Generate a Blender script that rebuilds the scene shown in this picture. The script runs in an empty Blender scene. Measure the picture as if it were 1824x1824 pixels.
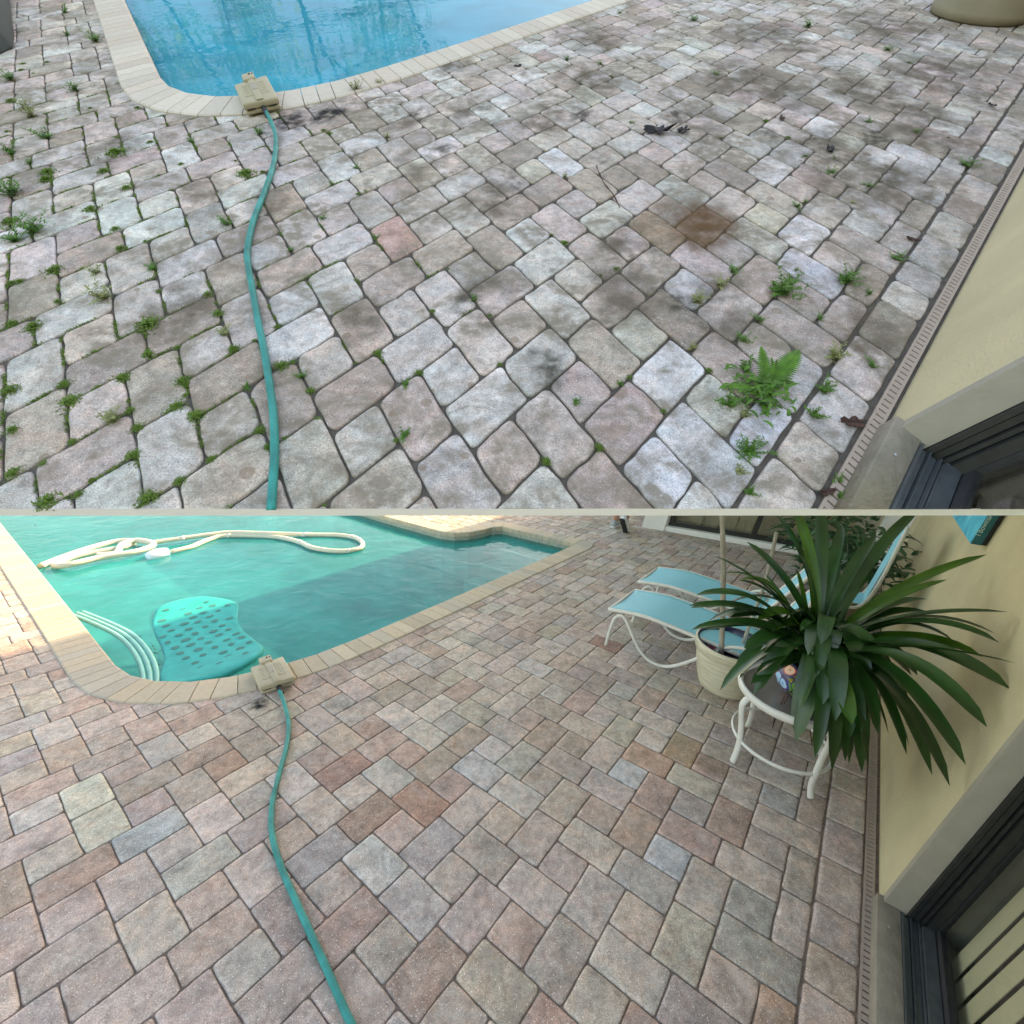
import bpy, bmesh, math, random
from mathutils import Vector, Matrix, noise
R = math.radians
C = bpy.context.scene.collection
sc = bpy.context.scene

# ------------------------------------------------------------ camera, sky, sun, exposure
cd = bpy.data.cameras.new('camera'); cam = bpy.data.objects.new('camera', cd); C.objects.link(cam)
M3 = ((0.999229,-0.039266,0.0),(0.010169,0.258791,-0.965880),(0.037926,0.965135,0.258990))
m = Matrix(M3).to_4x4(); m.translation = Vector((0, 0, 1.80084)); cam.matrix_world = m
cd.sensor_width = 36; cd.lens = 780/1824*36; cd.clip_start = 0.02; cd.clip_end = 500
sc.camera = cam
SUN_EL, SUN_AZ = R(31), math.atan2(0.63, 0.777)          # azimuth measured from +y towards +x
w = bpy.data.worlds.new('World'); sc.world = w; w.use_nodes = True
nt = w.node_tree; bg = nt.nodes['Background']
sky = nt.nodes.new('ShaderNodeTexSky'); sky.sky_type = 'NISHITA'; sky.sun_disc = False
sky.sun_elevation = SUN_EL; sky.sun_rotation = SUN_AZ; sky.air_density = 1.0; sky.dust_density = 2.0; sky.ozone_density = 1.0
nt.links.new(sky.outputs[0], bg.inputs[0]); bg.inputs[1].default_value = 0.15
sd = bpy.data.lights.new('sun', 'SUN'); sd.energy = 2.2; sd.angle = R(0.6); sd.color = (1.0, 0.86, 0.66)
so = bpy.data.objects.new('sun', sd); C.objects.link(so)
sdir = Vector((math.sin(SUN_AZ)*math.cos(SUN_EL), math.cos(SUN_AZ)*math.cos(SUN_EL), math.sin(SUN_EL)))
so.rotation_euler = sdir.to_track_quat('Z', 'Y').to_euler(); so.location = sdir*30
sc.view_settings.view_transform = 'Standard'; sc.view_settings.look = 'None'
sc.view_settings.exposure = 2.33
sc.view_settings.use_white_balance = True; sc.view_settings.white_balance_temperature = 8900; sc.view_settings.white_balance_tint = 14; sc.view_settings.gamma = 1
sc.render.resolution_x = 1024; sc.render.resolution_y = 1024

# ------------------------------------------------------------ frames: paver-unit coordinates of the two terraces
class Fr:
    def __init__(s, O, a, b, w, n):
        s.O, s.a, s.b, s.w, s.n = O, a, b, w, n
        x = a.normalized(); y = n.cross(x).normalized(); x = y.cross(n).normalized()
        s.rot = Matrix((x, y, n)).transposed()
    def P(s, a, b, c=0.0, h=0.0):                # c: units along the leaning vertical, h: metres along the normal
        return s.O + s.a*a + s.b*b + s.w*c + s.n*h
LOW = Fr(Vector((0.46100,1.45030,0.00000)), Vector((0.06208,-0.04390,-0.00000)), Vector((0.04669,0.05759,0.00000)), Vector((0.01041,-0.00800,0.07384)), Vector((0.00000,-0.00000,1.00000)))
UPP = Fr(Vector((0.18218,1.49020,2.08774)), Vector((0.04227,-0.04969,-0.04673)), Vector((0.04626,0.04159,0.04101)), Vector((0.02403,-0.05267,0.04768)), Vector((-0.01685,-0.69250,0.72122)))
WEEDS=[(-46.29,-22.15,0.0606,'w'),(-41.91,-22.17,0.0355,'m'),(-49.49,-21.41,0.0233,'m'),(-36.53,-22.3,0.0227,'m'),(-39.68,-21.26,0.0535,'w'),(-37.96,-20.89,0.0517,'w'),(-32.99,-21.89,0.0462,'w'),(-48.54,-19.69,0.0231,'m'),(-40.79,-18.08,0.0554,'w'),(-30.85,-21.04,0.028,'w'),(-28.88,-20.12,0.0459,'m'),(-34.33,-14.39,0.0268,'m'),(-30.65,-16.1,0.0203,'m'),(-28.5,-14.35,0.0234,'m'),(-34.21,-16.16,0.011,'m'),(-28.54,-16.37,0.0578,'m'),(-26.74,-17.25,0.0329,'m'),(-23.88,-16.31,0.0306,'m'),(-22.99,-18.2,0.0361,'m'),(-28.06,-20.21,0.0412,'m'),(-27.7,-21.88,0.0739,'w'),(-33.85,-20.08,0.0539,'w'),(-22.81,-20.84,0.0648,'w'),(-22.52,-21.64,0.0561,'w'),(-24.71,-21.97,0.0426,'m'),(-20.21,-17.27,0.0227,'m'),(-18.29,-17.21,0.0285,'m'),(-18.1,-16.1,0.0114,'m'),(-24.75,-7.93,0.0336,'w'),(-20.58,-9.97,0.0488,'m'),(-20.12,-9.12,0.0194,'m'),(-24.37,-13.14,0.0211,'m'),(-26.76,-12.08,0.0284,'w'),(-16.56,-12.13,0.0349,'w'),(-22.17,-4.15,0.0219,'m'),(-21.56,-3.97,0.0216,'m'),(-18.42,-0.9,0.0259,'w'),(-25.91,0.26,0.0528,'w'),(-25.75,2.19,0.0324,'w'),(-24.55,-3.06,0.0196,'m'),(-14.19,-5.13,0.0142,'m'),(-14.15,-4.67,0.0143,'m'),(-13.46,-7.69,0.0213,'w'),(-10.07,-5.91,0.0194,'w'),(-12.31,-9.98,0.0172,'w'),(-22.5,-10.2,0.0137,'m'),(-62.4,-17.83,0.0505,'w'),(-50.92,-15.75,0.0672,'w'),(-54.78,-17.92,0.0387,'w'),(-48.08,-21.54,0.0228,'m'),(-46.59,-20.68,0.0167,'m'),(-36.67,-17.31,0.0186,'m'),(-16.54,-4.13,0.0218,'w'),(-23.48,30.92,0.043,'w'),(-19.34,36.4,0.0251,'m'),(-17.1,35.94,0.076,'w'),(-19.1,18.24,0.0432,'w'),(-16.42,19.96,0.0377,'w'),(-14.33,18.99,0.0179,'m'),(-8.57,26.59,0.0469,'w'),(-8.21,44.03,0.0809,'w'),(-0.72,44.34,0.0643,'w'),(1.58,42.76,0.0335,'m'),(-8.43,14.53,0.0294,'w'),(-7.18,6.12,0.0205,'w'),(-3.15,2.15,0.021,'m'),(-4.07,2.02,0.0096,'m'),(3.74,15.3,0.0388,'w'),(3.88,16.13,0.0213,'w'),(3.72,20.32,0.0446,'w'),(5.78,20.75,0.0405,'w'),(5.79,18.34,0.0221,'w'),(5.7,30.23,0.0382,'w'),(1.74,20.73,0.0285,'w'),(9.17,28.26,0.067,'w'),(-2.1,22.9,0.0278,'m'),(3.19,22.19,0.0217,'w'),(0.04,22.05,0.0264,'m'),(-3.08,18.18,0.0181,'m'),(2.97,28.9,0.0424,'w'),(-15.21,15.89,0.0129,'m'),(7.47,31.29,0.0214,'m'),(9.8,30.0,0.0163,'m'),(-19.13,-21.83,0.0203,'m'),(-18.73,-20.07,0.0373,'m'),(-16.16,-21.81,0.0237,'m'),(-15.29,-20.97,0.0332,'m'),(-18.98,-21.5,0.0202,'m'),(-16.3,-20.04,0.0159,'m'),(-15.64,-16.11,0.0288,'w'),(-17.13,-18.38,0.0328,'w'),(-15.01,-18.2,0.0508,'w'),(-13.82,-16.07,0.0147,'m'),(-12.03,-14.2,0.0255,'m'),(-10.57,-14.08,0.0241,'m'),(-9.17,-14.11,0.029,'w'),(-8.19,-13.99,0.0238,'m'),(-8.02,-13.13,0.0099,'m'),(-11.97,-16.76,0.0456,'m'),(-11.8,-17.12,0.0181,'m'),(-9.85,-15.93,0.0147,'m'),(-10.32,-17.04,0.0235,'m'),(-9.77,-18.06,0.0291,'m'),(-8.0,-16.07,0.0272,'m'),(-11.02,-19.98,0.0241,'m'),(-9.95,-19.84,0.0357,'m'),(-7.99,-17.96,0.0174,'m'),(-8.01,-18.58,0.0339,'w'),(-7.06,-17.83,0.0223,'m'),(-6.98,-16.46,0.0278,'m'),(-7.27,-16.1,0.0113,'m'),(-6.05,-15.92,0.0303,'m'),(-5.98,-14.05,0.018,'w'),(-4.53,-14.13,0.0101,'m'),(-3.9,-14.1,0.0196,'m'),(-3.11,-14.07,0.0157,'m'),(-6.01,-18.1,0.0249,'m'),(-8.05,-19.85,0.0156,'m'),(-7.81,-20.75,0.0155,'m'),(-8.12,-21.64,0.0238,'m'),(-10.07,-21.69,0.0213,'m'),(-12.11,-21.78,0.0321,'m'),(-5.81,-19.84,0.0178,'m'),(-6.24,-20.63,0.0329,'m'),(-3.98,-16.9,0.0195,'m'),(-4.09,-17.86,0.0295,'m'),(-4.0,-15.86,0.0163,'m'),(-6.07,-19.41,0.0108,'m'),(-6.03,-12.57,0.0274,'m'),(-5.87,-12.08,0.0128,'m'),(-8.05,-12.04,0.0161,'m'),(-2.96,-13.42,0.011,'m'),(-4.99,-12.08,0.0193,'w'),(-4.14,-11.97,0.0169,'m'),(-2.87,-12.17,0.0127,'m'),(-3.88,-8.99,0.0176,'m'),(-4.09,-9.97,0.007,'m'),(-1.94,-8.03,0.0164,'m'),(-1.84,-8.77,0.0193,'w'),(-0.14,-9.79,0.0246,'w'),(-4.16,-5.93,0.0134,'m'),(-2.2,-3.89,0.0131,'m'),(-5.75,-3.89,0.0086,'m'),(0.01,-5.03,0.0115,'m'),(0.1,-13.07,0.0068,'m'),(-3.37,-3.96,0.0176,'w'),(-0.18,-10.08,0.0101,'m'),(-0.15,3.03,0.0175,'m'),(-0.41,2.05,0.0128,'m'),(3.74,4.57,0.0353,'w'),(3.9,6.35,0.0332,'w'),(3.84,7.67,0.0302,'w'),(6.12,8.41,0.0753,'b'),(7.91,11.71,0.0699,'b'),(8.95,11.77,0.0296,'w'),(8.02,8.44,0.0177,'w'),(6.16,6.07,0.025,'w'),(9.05,15.44,0.0473,'w'),(5.93,10.4,0.0197,'w'),(4.97,2.33,0.0184,'w'),(6.0,1.95,0.0142,'m'),(6.21,4.41,0.0293,'w'),(7.12,3.24,0.0365,'w'),(7.42,2.45,0.0263,'w'),(4.01,-0.99,0.0116,'m'),(3.94,-1.55,0.0146,'w'),(3.29,-3.64,0.0198,'w'),(5.78,-1.01,0.011,'m'),(5.01,-4.08,0.0169,'m'),(4.09,-5.98,0.0175,'m'),(7.38,1.3,0.0417,'w'),(8.01,1.39,0.0232,'w'),(8.8,0.27,0.0435,'b'),(8.87,-0.68,0.0223,'w'),(9.48,-0.98,0.0189,'w'),(10.5,7.8,0.0251,'w'),(9.64,4.99,0.0339,'w'),(9.8,3.67,0.0302,'w'),(9.27,6.9,0.0409,'w'),(11.35,1.93,0.0179,'w'),(11.6,1.42,0.0206,'w')]
TIPS=[(0.875,1.92,0.844,0.1),(0.871,1.866,0.758,0.1),(1.048,2.128,1.04,0.14),(1.185,2.097,0.925,0.12),(0.998,1.759,0.514,0.12),(1.153,1.755,0.5,0.12),(1.324,1.691,0.375,0.1),(1.316,1.651,0.343,0.12),(1.435,1.642,0.387,0.1),(1.625,1.625,0.321,0.1),(1.699,1.629,0.417,0.1),(1.507,1.199,0.586,0.14),(1.536,1.201,0.673,0.14),(1.58,1.217,0.81,0.14),(1.671,1.272,1.014,0.12),(1.884,1.517,1.08,0.12),(1.8,1.442,0.992,0.12),(2.295,2.01,1.142,0.06),(2.038,1.97,0.916,0.08),(2.047,2.153,1.327,0.02),(1.587,1.634,0.743,0.15),(1.706,1.659,0.642,0.14),(1.465,1.642,0.579,0.12),(1.972,1.881,0.891,0.08),(1.436,2.199,1.306,0.02),(1.594,2.216,1.293,0.02),(1.345,2.189,1.269,0.02),(1.223,2.167,1.11,0.08),(1.09,1.955,0.783,0.1),(0.912,1.964,0.892,0.12),(1.879,1.591,0.813,0.1),(1.817,1.49,0.902,0.1),(1.232,1.925,0.746,0.1),(1.388,1.643,0.545,0.1),(1.802,1.625,0.36,0.12),(1.603,1.339,0.492,0.14),(1.737,2.224,1.205,0.02),(1.918,2.159,1.156,0.04),(1.093,2.087,0.965,0.12),(1.101,1.851,0.587,0.12)]

U = 0.075

# ------------------------------------------------------------ helpers
def link(name, verts, faces, mat=None, parent=None, base=None, smooth=False, col=None, autos=None):
    root = parent
    while root is not None and '_b' not in root and root.parent is not None: root = root.parent
    base = Vector(base) if base is not None else (root['_b'] if root is not None and '_b' in root else None)
    if base is None:
        base = Vector((0, 0, 0))
    base = Vector(base)
    me = bpy.data.meshes.new(name)
    me.from_pydata([tuple(Vector(v)-base) for v in verts], [], faces)
    if col is not None:
        at = me.color_attributes.new('Col', 'FLOAT_COLOR', 'POINT')
        at.data.foreach_set('color', [x for c in col for x in c])
    me.update()
    if mat is not None:
        for mm in (mat if isinstance(mat, (list, tuple)) else [mat]): me.materials.append(mm)
    if smooth: me.shade_smooth()
    o = bpy.data.objects.new(name, me); C.objects.link(o)
    if parent is not None: o.parent = parent
    else: o.location = base
    return o
def fixn(o):
    bm = bmesh.new(); bm.from_mesh(o.data); bmesh.ops.recalc_face_normals(bm, faces=bm.faces); bm.to_mesh(o.data); bm.free(); return o
def tag(o, label=None, cat=None, group=None, kind=None):
    if label: o['label'] = label
    if cat: o['category'] = cat
    if group: o['group'] = group
    if kind: o['kind'] = kind
    return o
def thing(name, base, label, cat, group=None):
    o = bpy.data.objects.new(name, None); C.objects.link(o); o.location = base; o.empty_display_size = .1
    o['_b'] = tuple(base); return tag(o, label, cat, group)
class MB:
    def __init__(s): s.v = []; s.f = []
    def add(s, v, f):
        k = len(s.v); s.v += [Vector(x) for x in v]; s.f += [tuple(i+k for i in q) for q in f]
    def hexa(s, p):                               # 8 points: bottom 4 ccw, top 4
        s.add(p, [(3,2,1,0),(4,5,6,7),(0,1,5,4),(1,2,6,5),(2,3,7,6),(3,0,4,7)])
    def fbox(s, F, a0, a1, b0, b1, c0, c1, h=False):
        q = (lambda a,b,c: F.P(a,b,0,c)) if h else (lambda a,b,c: F.P(a,b,c))
        s.hexa([q(a0,b0,c0),q(a1,b0,c0),q(a1,b1,c0),q(a0,b1,c0),q(a0,b0,c1),q(a1,b0,c1),q(a1,b1,c1),q(a0,b1,c1)])
    def prism(s, poly, d):                        # polygon of points extruded by vector d
        n = len(poly); d = Vector(d)
        s.add(list(poly)+[Vector(p)+d for p in poly], [tuple(reversed(range(n))), tuple(range(n, 2*n))]+[(i,(i+1)%n,n+(i+1)%n,n+i) for i in range(n)])
    def tube(s, pts, r, seg=10, caps=True, closed=False, flat=1.0, up=None):
        pts = [Vector(p) for p in pts]; n = len(pts); rr = r if callable(r) else (lambda t: r)
        rings = []; prev = None
        for i, p in enumerate(pts):
            if closed: t = (pts[(i+1)%n]-pts[i-1]).normalized()
            else: t = (pts[min(i+1,n-1)]-pts[max(i-1,0)]).normalized()
            if prev is None:
                x = (up if up is not None else Vector((0,0,1))).cross(t)
                if x.length < 1e-4: x = Vector((1,0,0)).cross(t)
            else: x = prev-t*prev.dot(t)
            x.normalize(); prev = x; y = t.cross(x)
            rad = rr(i/(n-1))
            rings.append([p+(x*math.cos(2*math.pi*k/seg)+y*math.sin(2*math.pi*k/seg)*flat)*rad for k in range(seg)])
        v = [q for ring in rings for q in ring]; f = []
        for i in range(n if closed else n-1):
            j = (i+1)%n
            for k in range(seg): f.append((i*seg+k, i*seg+(k+1)%seg, j*seg+(k+1)%seg, j*seg+k))
        if caps and not closed: f += [tuple(reversed(range(seg))), tuple(range((n-1)*seg, n*seg))]
        s.add(v, f)
    def lathe(s, c, prof, seg=40, X=Vector((1,0,0)), Y=Vector((0,1,0)), Z=Vector((0,0,1)), cap0=True, cap1=False, wob=None):
        v = []; f = []; n = len(prof)
        for i, (r, z) in enumerate(prof):
            for k in range(seg):
                t = 2*math.pi*k/seg; rr = r+(wob(t, z) if wob else 0)
                v.append(c+X*math.cos(t)*rr+Y*math.sin(t)*rr+Z*z)
        for i in range(n-1):
            for k in range(seg): f.append((i*seg+k, i*seg+(k+1)%seg, (i+1)*seg+(k+1)%seg, (i+1)*seg+k))
        if cap0: f.append(tuple(reversed(range(seg))))
        if cap1: f.append(tuple(range((n-1)*seg, n*seg)))
        s.add(v, f)
    def build(s, name, mat, parent=None, base=None, smooth=False):
        o = link(name, s.v, s.f, mat, parent, base, False); fixn(o)
        if smooth: o.data.shade_smooth()
        return o
def bevel(o, w, seg=2, ang=30):
    bm = bmesh.new(); bm.from_mesh(o.data)
    es = [e for e in bm.edges if len(e.link_faces) == 2 and e.calc_face_angle(0) > R(ang)]
    bmesh.ops.bevel(bm, geom=es, offset=w, segments=seg, affect='EDGES', profile=.5, clamp_overlap=True)
    bm.to_mesh(o.data); bm.free(); o.data.shade_smooth()
    bm2 = bmesh.new(); bm2.from_mesh(o.data)
    for e in bm2.edges:
        if len(e.link_faces) == 2 and e.calc_face_angle(0) > R(35): e.smooth = False
    bm2.to_mesh(o.data); bm2.free()
    return o
def smooth_path(p, n=6, closed=False):
    p = [Vector(x) for x in p]; out = []; N = len(p)
    for i in range(N if closed else N-1):
        if closed: p0, p1, p2, p3 = p[i-1], p[i], p[(i+1)%N], p[(i+2)%N]
        else: p0, p1, p2, p3 = p[max(i-1,0)], p[i], p[i+1], p[min(i+2,N-1)]
        for k in range(n):
            t = k/n
            out.append(.5*((2*p1)+(p2-p0)*t+(2*p0-5*p1+4*p2-p3)*t*t+(3*p1-p0-3*p2+p3)*t**3))
    if not closed: out.append(p[-1])
    return out

# ------------------------------------------------------------ materials
def srgb(r, g, b):
    f = lambda x: (x/255/12.92) if x/255 <= .04045 else ((x/255+.055)/1.055)**2.4
    return (f(r), f(g), f(b), 1)
def mat(name, col, rough=.6, var=.12, scale=20, bump=0, bscale=None, spec=.5, metal=0, coat=0, trans=None, detail=4, stretch=None):
    m = bpy.data.materials.new(name); m.use_nodes = True; nt = m.node_tree; L = nt.links.new
    p = nt.nodes['Principled BSDF']; p.inputs['Roughness'].default_value = rough; p.inputs['Metallic'].default_value = metal
    p.inputs['Specular IOR Level'].default_value = spec
    if coat: p.inputs['Coat Weight'].default_value = coat; p.inputs['Coat Roughness'].default_value = .15
    tc = nt.nodes.new('ShaderNodeTexCoord'); mp = nt.nodes.new('ShaderNodeMapping'); L(tc.outputs['Object'], mp.inputs[0])
    if stretch: mp.inputs['Scale'].default_value = stretch
    n = nt.nodes.new('ShaderNodeTexNoise'); n.inputs['Scale'].default_value = scale; n.inputs['Detail'].default_value = detail; L(mp.outputs[0], n.inputs[0])
    r = nt.nodes.new('ShaderNodeValToRGB'); L(n.outputs[0], r.inputs[0])
    r.color_ramp.elements[0].position = .3; r.color_ramp.elements[1].position = .7
    r.color_ramp.elements[0].color = tuple(x*(1-var) for x in col[:3])+(1,); r.color_ramp.elements[1].color = tuple(min(1, x*(1+var)) for x in col[:3])+(1,)
    L(r.outputs[0], p.inputs['Base Color'])
    if bump:
        n2 = nt.nodes.new('ShaderNodeTexNoise'); n2.inputs['Scale'].default_value = bscale or scale*6; n2.inputs['Detail'].default_value = 5; L(mp.outputs[0], n2.inputs[0])
        b = nt.nodes.new('ShaderNodeBump'); b.inputs['Strength'].default_value = bump; b.inputs['Distance'].default_value = .004
        L(n2.outputs[0], b.inputs['Height']); L(b.outputs[0], p.inputs['Normal'])
    return m
def mix(nt, typ, fac, A, B):
    n = nt.nodes.new('ShaderNodeMix'); n.data_type = 'RGBA'; n.blend_type = typ
    for sock, v in ((n.inputs[0], fac), (n.inputs[6], A), (n.inputs[7], B)):
        if hasattr(v, 'links') or isinstance(v, bpy.types.NodeSocket): nt.links.new(v, sock)
        else: sock.default_value = v
    return n.outputs[2]
def ramp(nt, src, stops):
    r = nt.nodes.new('ShaderNodeValToRGB'); nt.links.new(src, r.inputs[0]); e = r.color_ramp.elements
    e[0].position, e[0].color = stops[0]; e[1].position, e[1].color = stops[-1]
    for p_, c_ in stops[1:-1]:
        x = e.new(p_); x.color = c_
    return r.outputs[0]
BW = lambda v: (v, v, v, 1)
def translucent(m, fac):
    nt = m.node_tree; p = nt.nodes['Principled BSDF']; src = p.inputs['Base Color'].links[0].from_socket
    t = nt.nodes.new('ShaderNodeBsdfTranslucent'); nt.links.new(src, t.inputs[0]); x = nt.nodes.new('ShaderNodeMixShader'); x.inputs[0].default_value = fac
    nt.links.new(p.outputs[0], x.inputs[1]); nt.links.new(t.outputs[0], x.inputs[2]); nt.links.new(x.outputs[0], nt.nodes['Material Output'].inputs[0])
def paver_mat(name, algae, gain=1.0, smooth=False):
    m = bpy.data.materials.new(name); m.use_nodes = True; nt = m.node_tree; L = nt.links.new; N = nt.nodes.new
    p = nt.nodes['Principled BSDF']; p.inputs['Roughness'].default_value = .82; p.inputs['Specular IOR Level'].default_value = .3
    tc = N('ShaderNodeTexCoord'); at = N('ShaderNodeAttribute'); at.attribute_name = 'Col'
    def noi(s, d=4, dist=0, rough=.55):
        n = N('ShaderNodeTexNoise'); n.inputs['Scale'].default_value = s; n.inputs['Detail'].default_value = d; n.inputs['Distortion'].default_value = dist; n.inputs['Roughness'].default_value = rough
        L(tc.outputs['Object'], n.inputs[0]); return n.outputs[0]
    c = at.outputs['Color']
    if smooth: c = mix(nt, 'MULTIPLY', 1.0, c, ramp(nt, noi(40, 4), [(.3, BW(.93)), (.7, BW(1.06))])); c = mix(nt, 'MULTIPLY', 1.0, c, (*gain, 1)); L(c, p.inputs['Base Color']); b = N('ShaderNodeBump'); b.inputs['Strength'].default_value = .3; b.inputs['Distance'].default_value = .002; L(noi(160, 4), b.inputs['Height']); L(b.outputs[0], p.inputs['Normal']); return m
    c = mix(nt, 'MULTIPLY', 1.0, c, ramp(nt, noi(14, 5, .6), [(.25, BW(.66)), (.5, BW(.98)), (.75, (1.26,1.25,1.25,1))]))
    c = mix(nt, 'MULTIPLY', 1.0, c, ramp(nt, noi(4.1, 3, .3), [(.3, (.87,.88,.89,1)), (.7, (1.12,1.08,1.05,1))]))
    c = mix(nt, 'MULTIPLY', 1.0, c, ramp(nt, noi(260, 3), [(.3, BW(.6)), (.5, BW(1)), (.72, BW(1.3))]))
    # two concrete colours blended inside each block
    c = mix(nt, 'MULTIPLY', 1.0, c, ramp(nt, noi(8.5, 6, 1.6, .62), [(.36, (1.07,.98,.94,1)), (.5, BW(1)), (.64, (.95,1.0,1.02,1))]))
    c = mix(nt, 'MULTIPLY', 1.0, c, ramp(nt, noi(46, 5, .5, .65), [(.32, BW(.74)), (.5, BW(1)), (.68, BW(1.16))]))
    # pale mineral flecks and dark pits
    v = N('ShaderNodeTexVoronoi'); v.inputs['Scale'].default_value = 150; L(tc.outputs['Object'], v.inputs[0])
    sep = N('ShaderNodeSeparateColor'); L(v.outputs['Color'], sep.inputs[0])
    def mth(op, a, b):
        n = N('ShaderNodeMath'); n.operation = op
        for s_, x in ((n.inputs[0], a), (n.inputs[1], b)):
            if isinstance(x, bpy.types.NodeSocket): L(x, s_)
            else: s_.default_value = x
        return n.outputs[0]
    fl = mth('MULTIPLY', mth('LESS_THAN', v.outputs['Distance'], .24), mth('GREATER_THAN', sep.outputs[0], .76))
    c = mix(nt, 'MIX', mth('MULTIPLY', fl, .75), c, BW(.62))
    pit = mth('MULTIPLY', mth('LESS_THAN', v.outputs['Distance'], .2), mth('GREATER_THAN', sep.outputs[1], .93))
    c = mix(nt, 'MIX', mth('MULTIPLY', pit, .6), c, BW(.06))
    if algae:
        g = ramp(nt, noi(4.3, 5, 1.0, .6), [(.45, BW(0)), (.60, BW(.85))])
        fine = ramp(nt, noi(30, 5), [(.34, BW(.25)), (.54, BW(1))])
        c = mix(nt, 'MIX', mth('MULTIPLY', g, fine), c, (.17, .15, .115, 1))
        k = ramp(nt, noi(3.4, 6, 1.5, .65), [(.64, BW(0)), (.74, BW(.8))])
        c = mix(nt, 'MIX', mth('MULTIPLY', k, fine), c, (.07, .075, .06, 1))
        v2 = N('ShaderNodeTexVoronoi'); v2.inputs['Scale'].default_value = 10; L(tc.outputs['Object'], v2.inputs[0])
        s2 = N('ShaderNodeSeparateColor'); L(v2.outputs['Color'], s2.inputs[0])
        rad = mth('ADD', mth('MULTIPLY', s2.outputs[1], .13), .08)
        sp = mth('MULTIPLY', mth('LESS_THAN', v2.outputs['Distance'], rad), mth('GREATER_THAN', s2.outputs[0], .62))
        c = mix(nt, 'MIX', mth('MULTIPLY', sp, .62), c, (.20, .15, .11, 1))
    else:
        g = ramp(nt, noi(7, 5, 1.0, .6), [(.55, BW(0)), (.75, BW(.35))])
        c = mix(nt, 'MIX', g, c, (.34, .34, .36, 1))
        g = ramp(nt, noi(5, 5, 1.4, .6), [(.58, BW(0)), (.75, BW(.4))])
        c = mix(nt, 'MIX', g, c, (.16, .13, .11, 1))
    # colour strength
    c = mix(nt, 'MULTIPLY', 1.0, c, (*gain, 1))
    L(c, p.inputs['Base Color'])
    b = N('ShaderNodeBump'); b.inputs['Strength'].default_value = .55; b.inputs['Distance'].default_value = .003
    h = mth('ADD', noi(160, 4), mth('MULTIPLY', noi(30, 4), 1.4)); L(h, b.inputs['Height']); L(b.outputs[0], p.inputs['Normal'])
    return m
def water_mat(name, tint, body, bodyfac, wave, wscale, gloss=1.0, rough=.02):
    m = bpy.data.materials.new(name); m.use_nodes = True; nt = m.node_tree; L = nt.links.new; N = nt.nodes.new
    nt.nodes.remove(nt.nodes['Principled BSDF']); out = nt.nodes['Material Output']
    tr = N('ShaderNodeBsdfTransparent'); tr.inputs[0].default_value = tint
    df = N('ShaderNodeBsdfDiffuse'); gl = N('ShaderNodeBsdfGlossy'); gl.inputs['Roughness'].default_value = rough
    tc = N('ShaderNodeTexCoord')
    n = N('ShaderNodeTexNoise'); n.inputs['Scale'].default_value = wscale; n.inputs['Detail'].default_value = 3; n.inputs['Distortion'].default_value = .8; L(tc.outputs['Object'], n.inputs[0])
    b = N('ShaderNodeBump'); b.inputs['Strength'].default_value = wave; b.inputs['Distance'].default_value = .02; L(n.outputs[0], b.inputs['Height'])
    n2 = N('ShaderNodeTexNoise'); n2.inputs['Scale'].default_value = 1.6; n2.inputs['Detail'].default_value = 5; n2.inputs['Distortion'].default_value = 1; L(tc.outputs['Object'], n2.inputs[0])
    cr = ramp(nt, n2.outputs[0], [(.3, tuple(x*.82 for x in body[:3])+(1,)), (.72, tuple(min(1, x*1.22) for x in body[:3])+(1,))]); L(cr, df.inputs[0])
    m1 = N('ShaderNodeMixShader'); m1.inputs[0].default_value = bodyfac; L(tr.outputs[0], m1.inputs[1]); L(df.outputs[0], m1.inputs[2])
    fr = N('ShaderNodeFresnel'); fr.inputs[0].default_value = 1.34; L(b.outputs[0], fr.inputs[1]); L(b.outputs[0], gl.inputs['Normal'])
    mu = N('ShaderNodeMath'); mu.operation = 'MULTIPLY'; mu.inputs[1].default_value = gloss; mu.use_clamp = True; L(fr.outputs[0], mu.inputs[0])
    m2 = N('ShaderNodeMixShader'); L(mu.outputs[0], m2.inputs[0]); L(m1.outputs[0], m2.inputs[1]); L(gl.outputs[0], m2.inputs[2]); L(m2.outputs[0], out.inputs[0])
    return m
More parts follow.
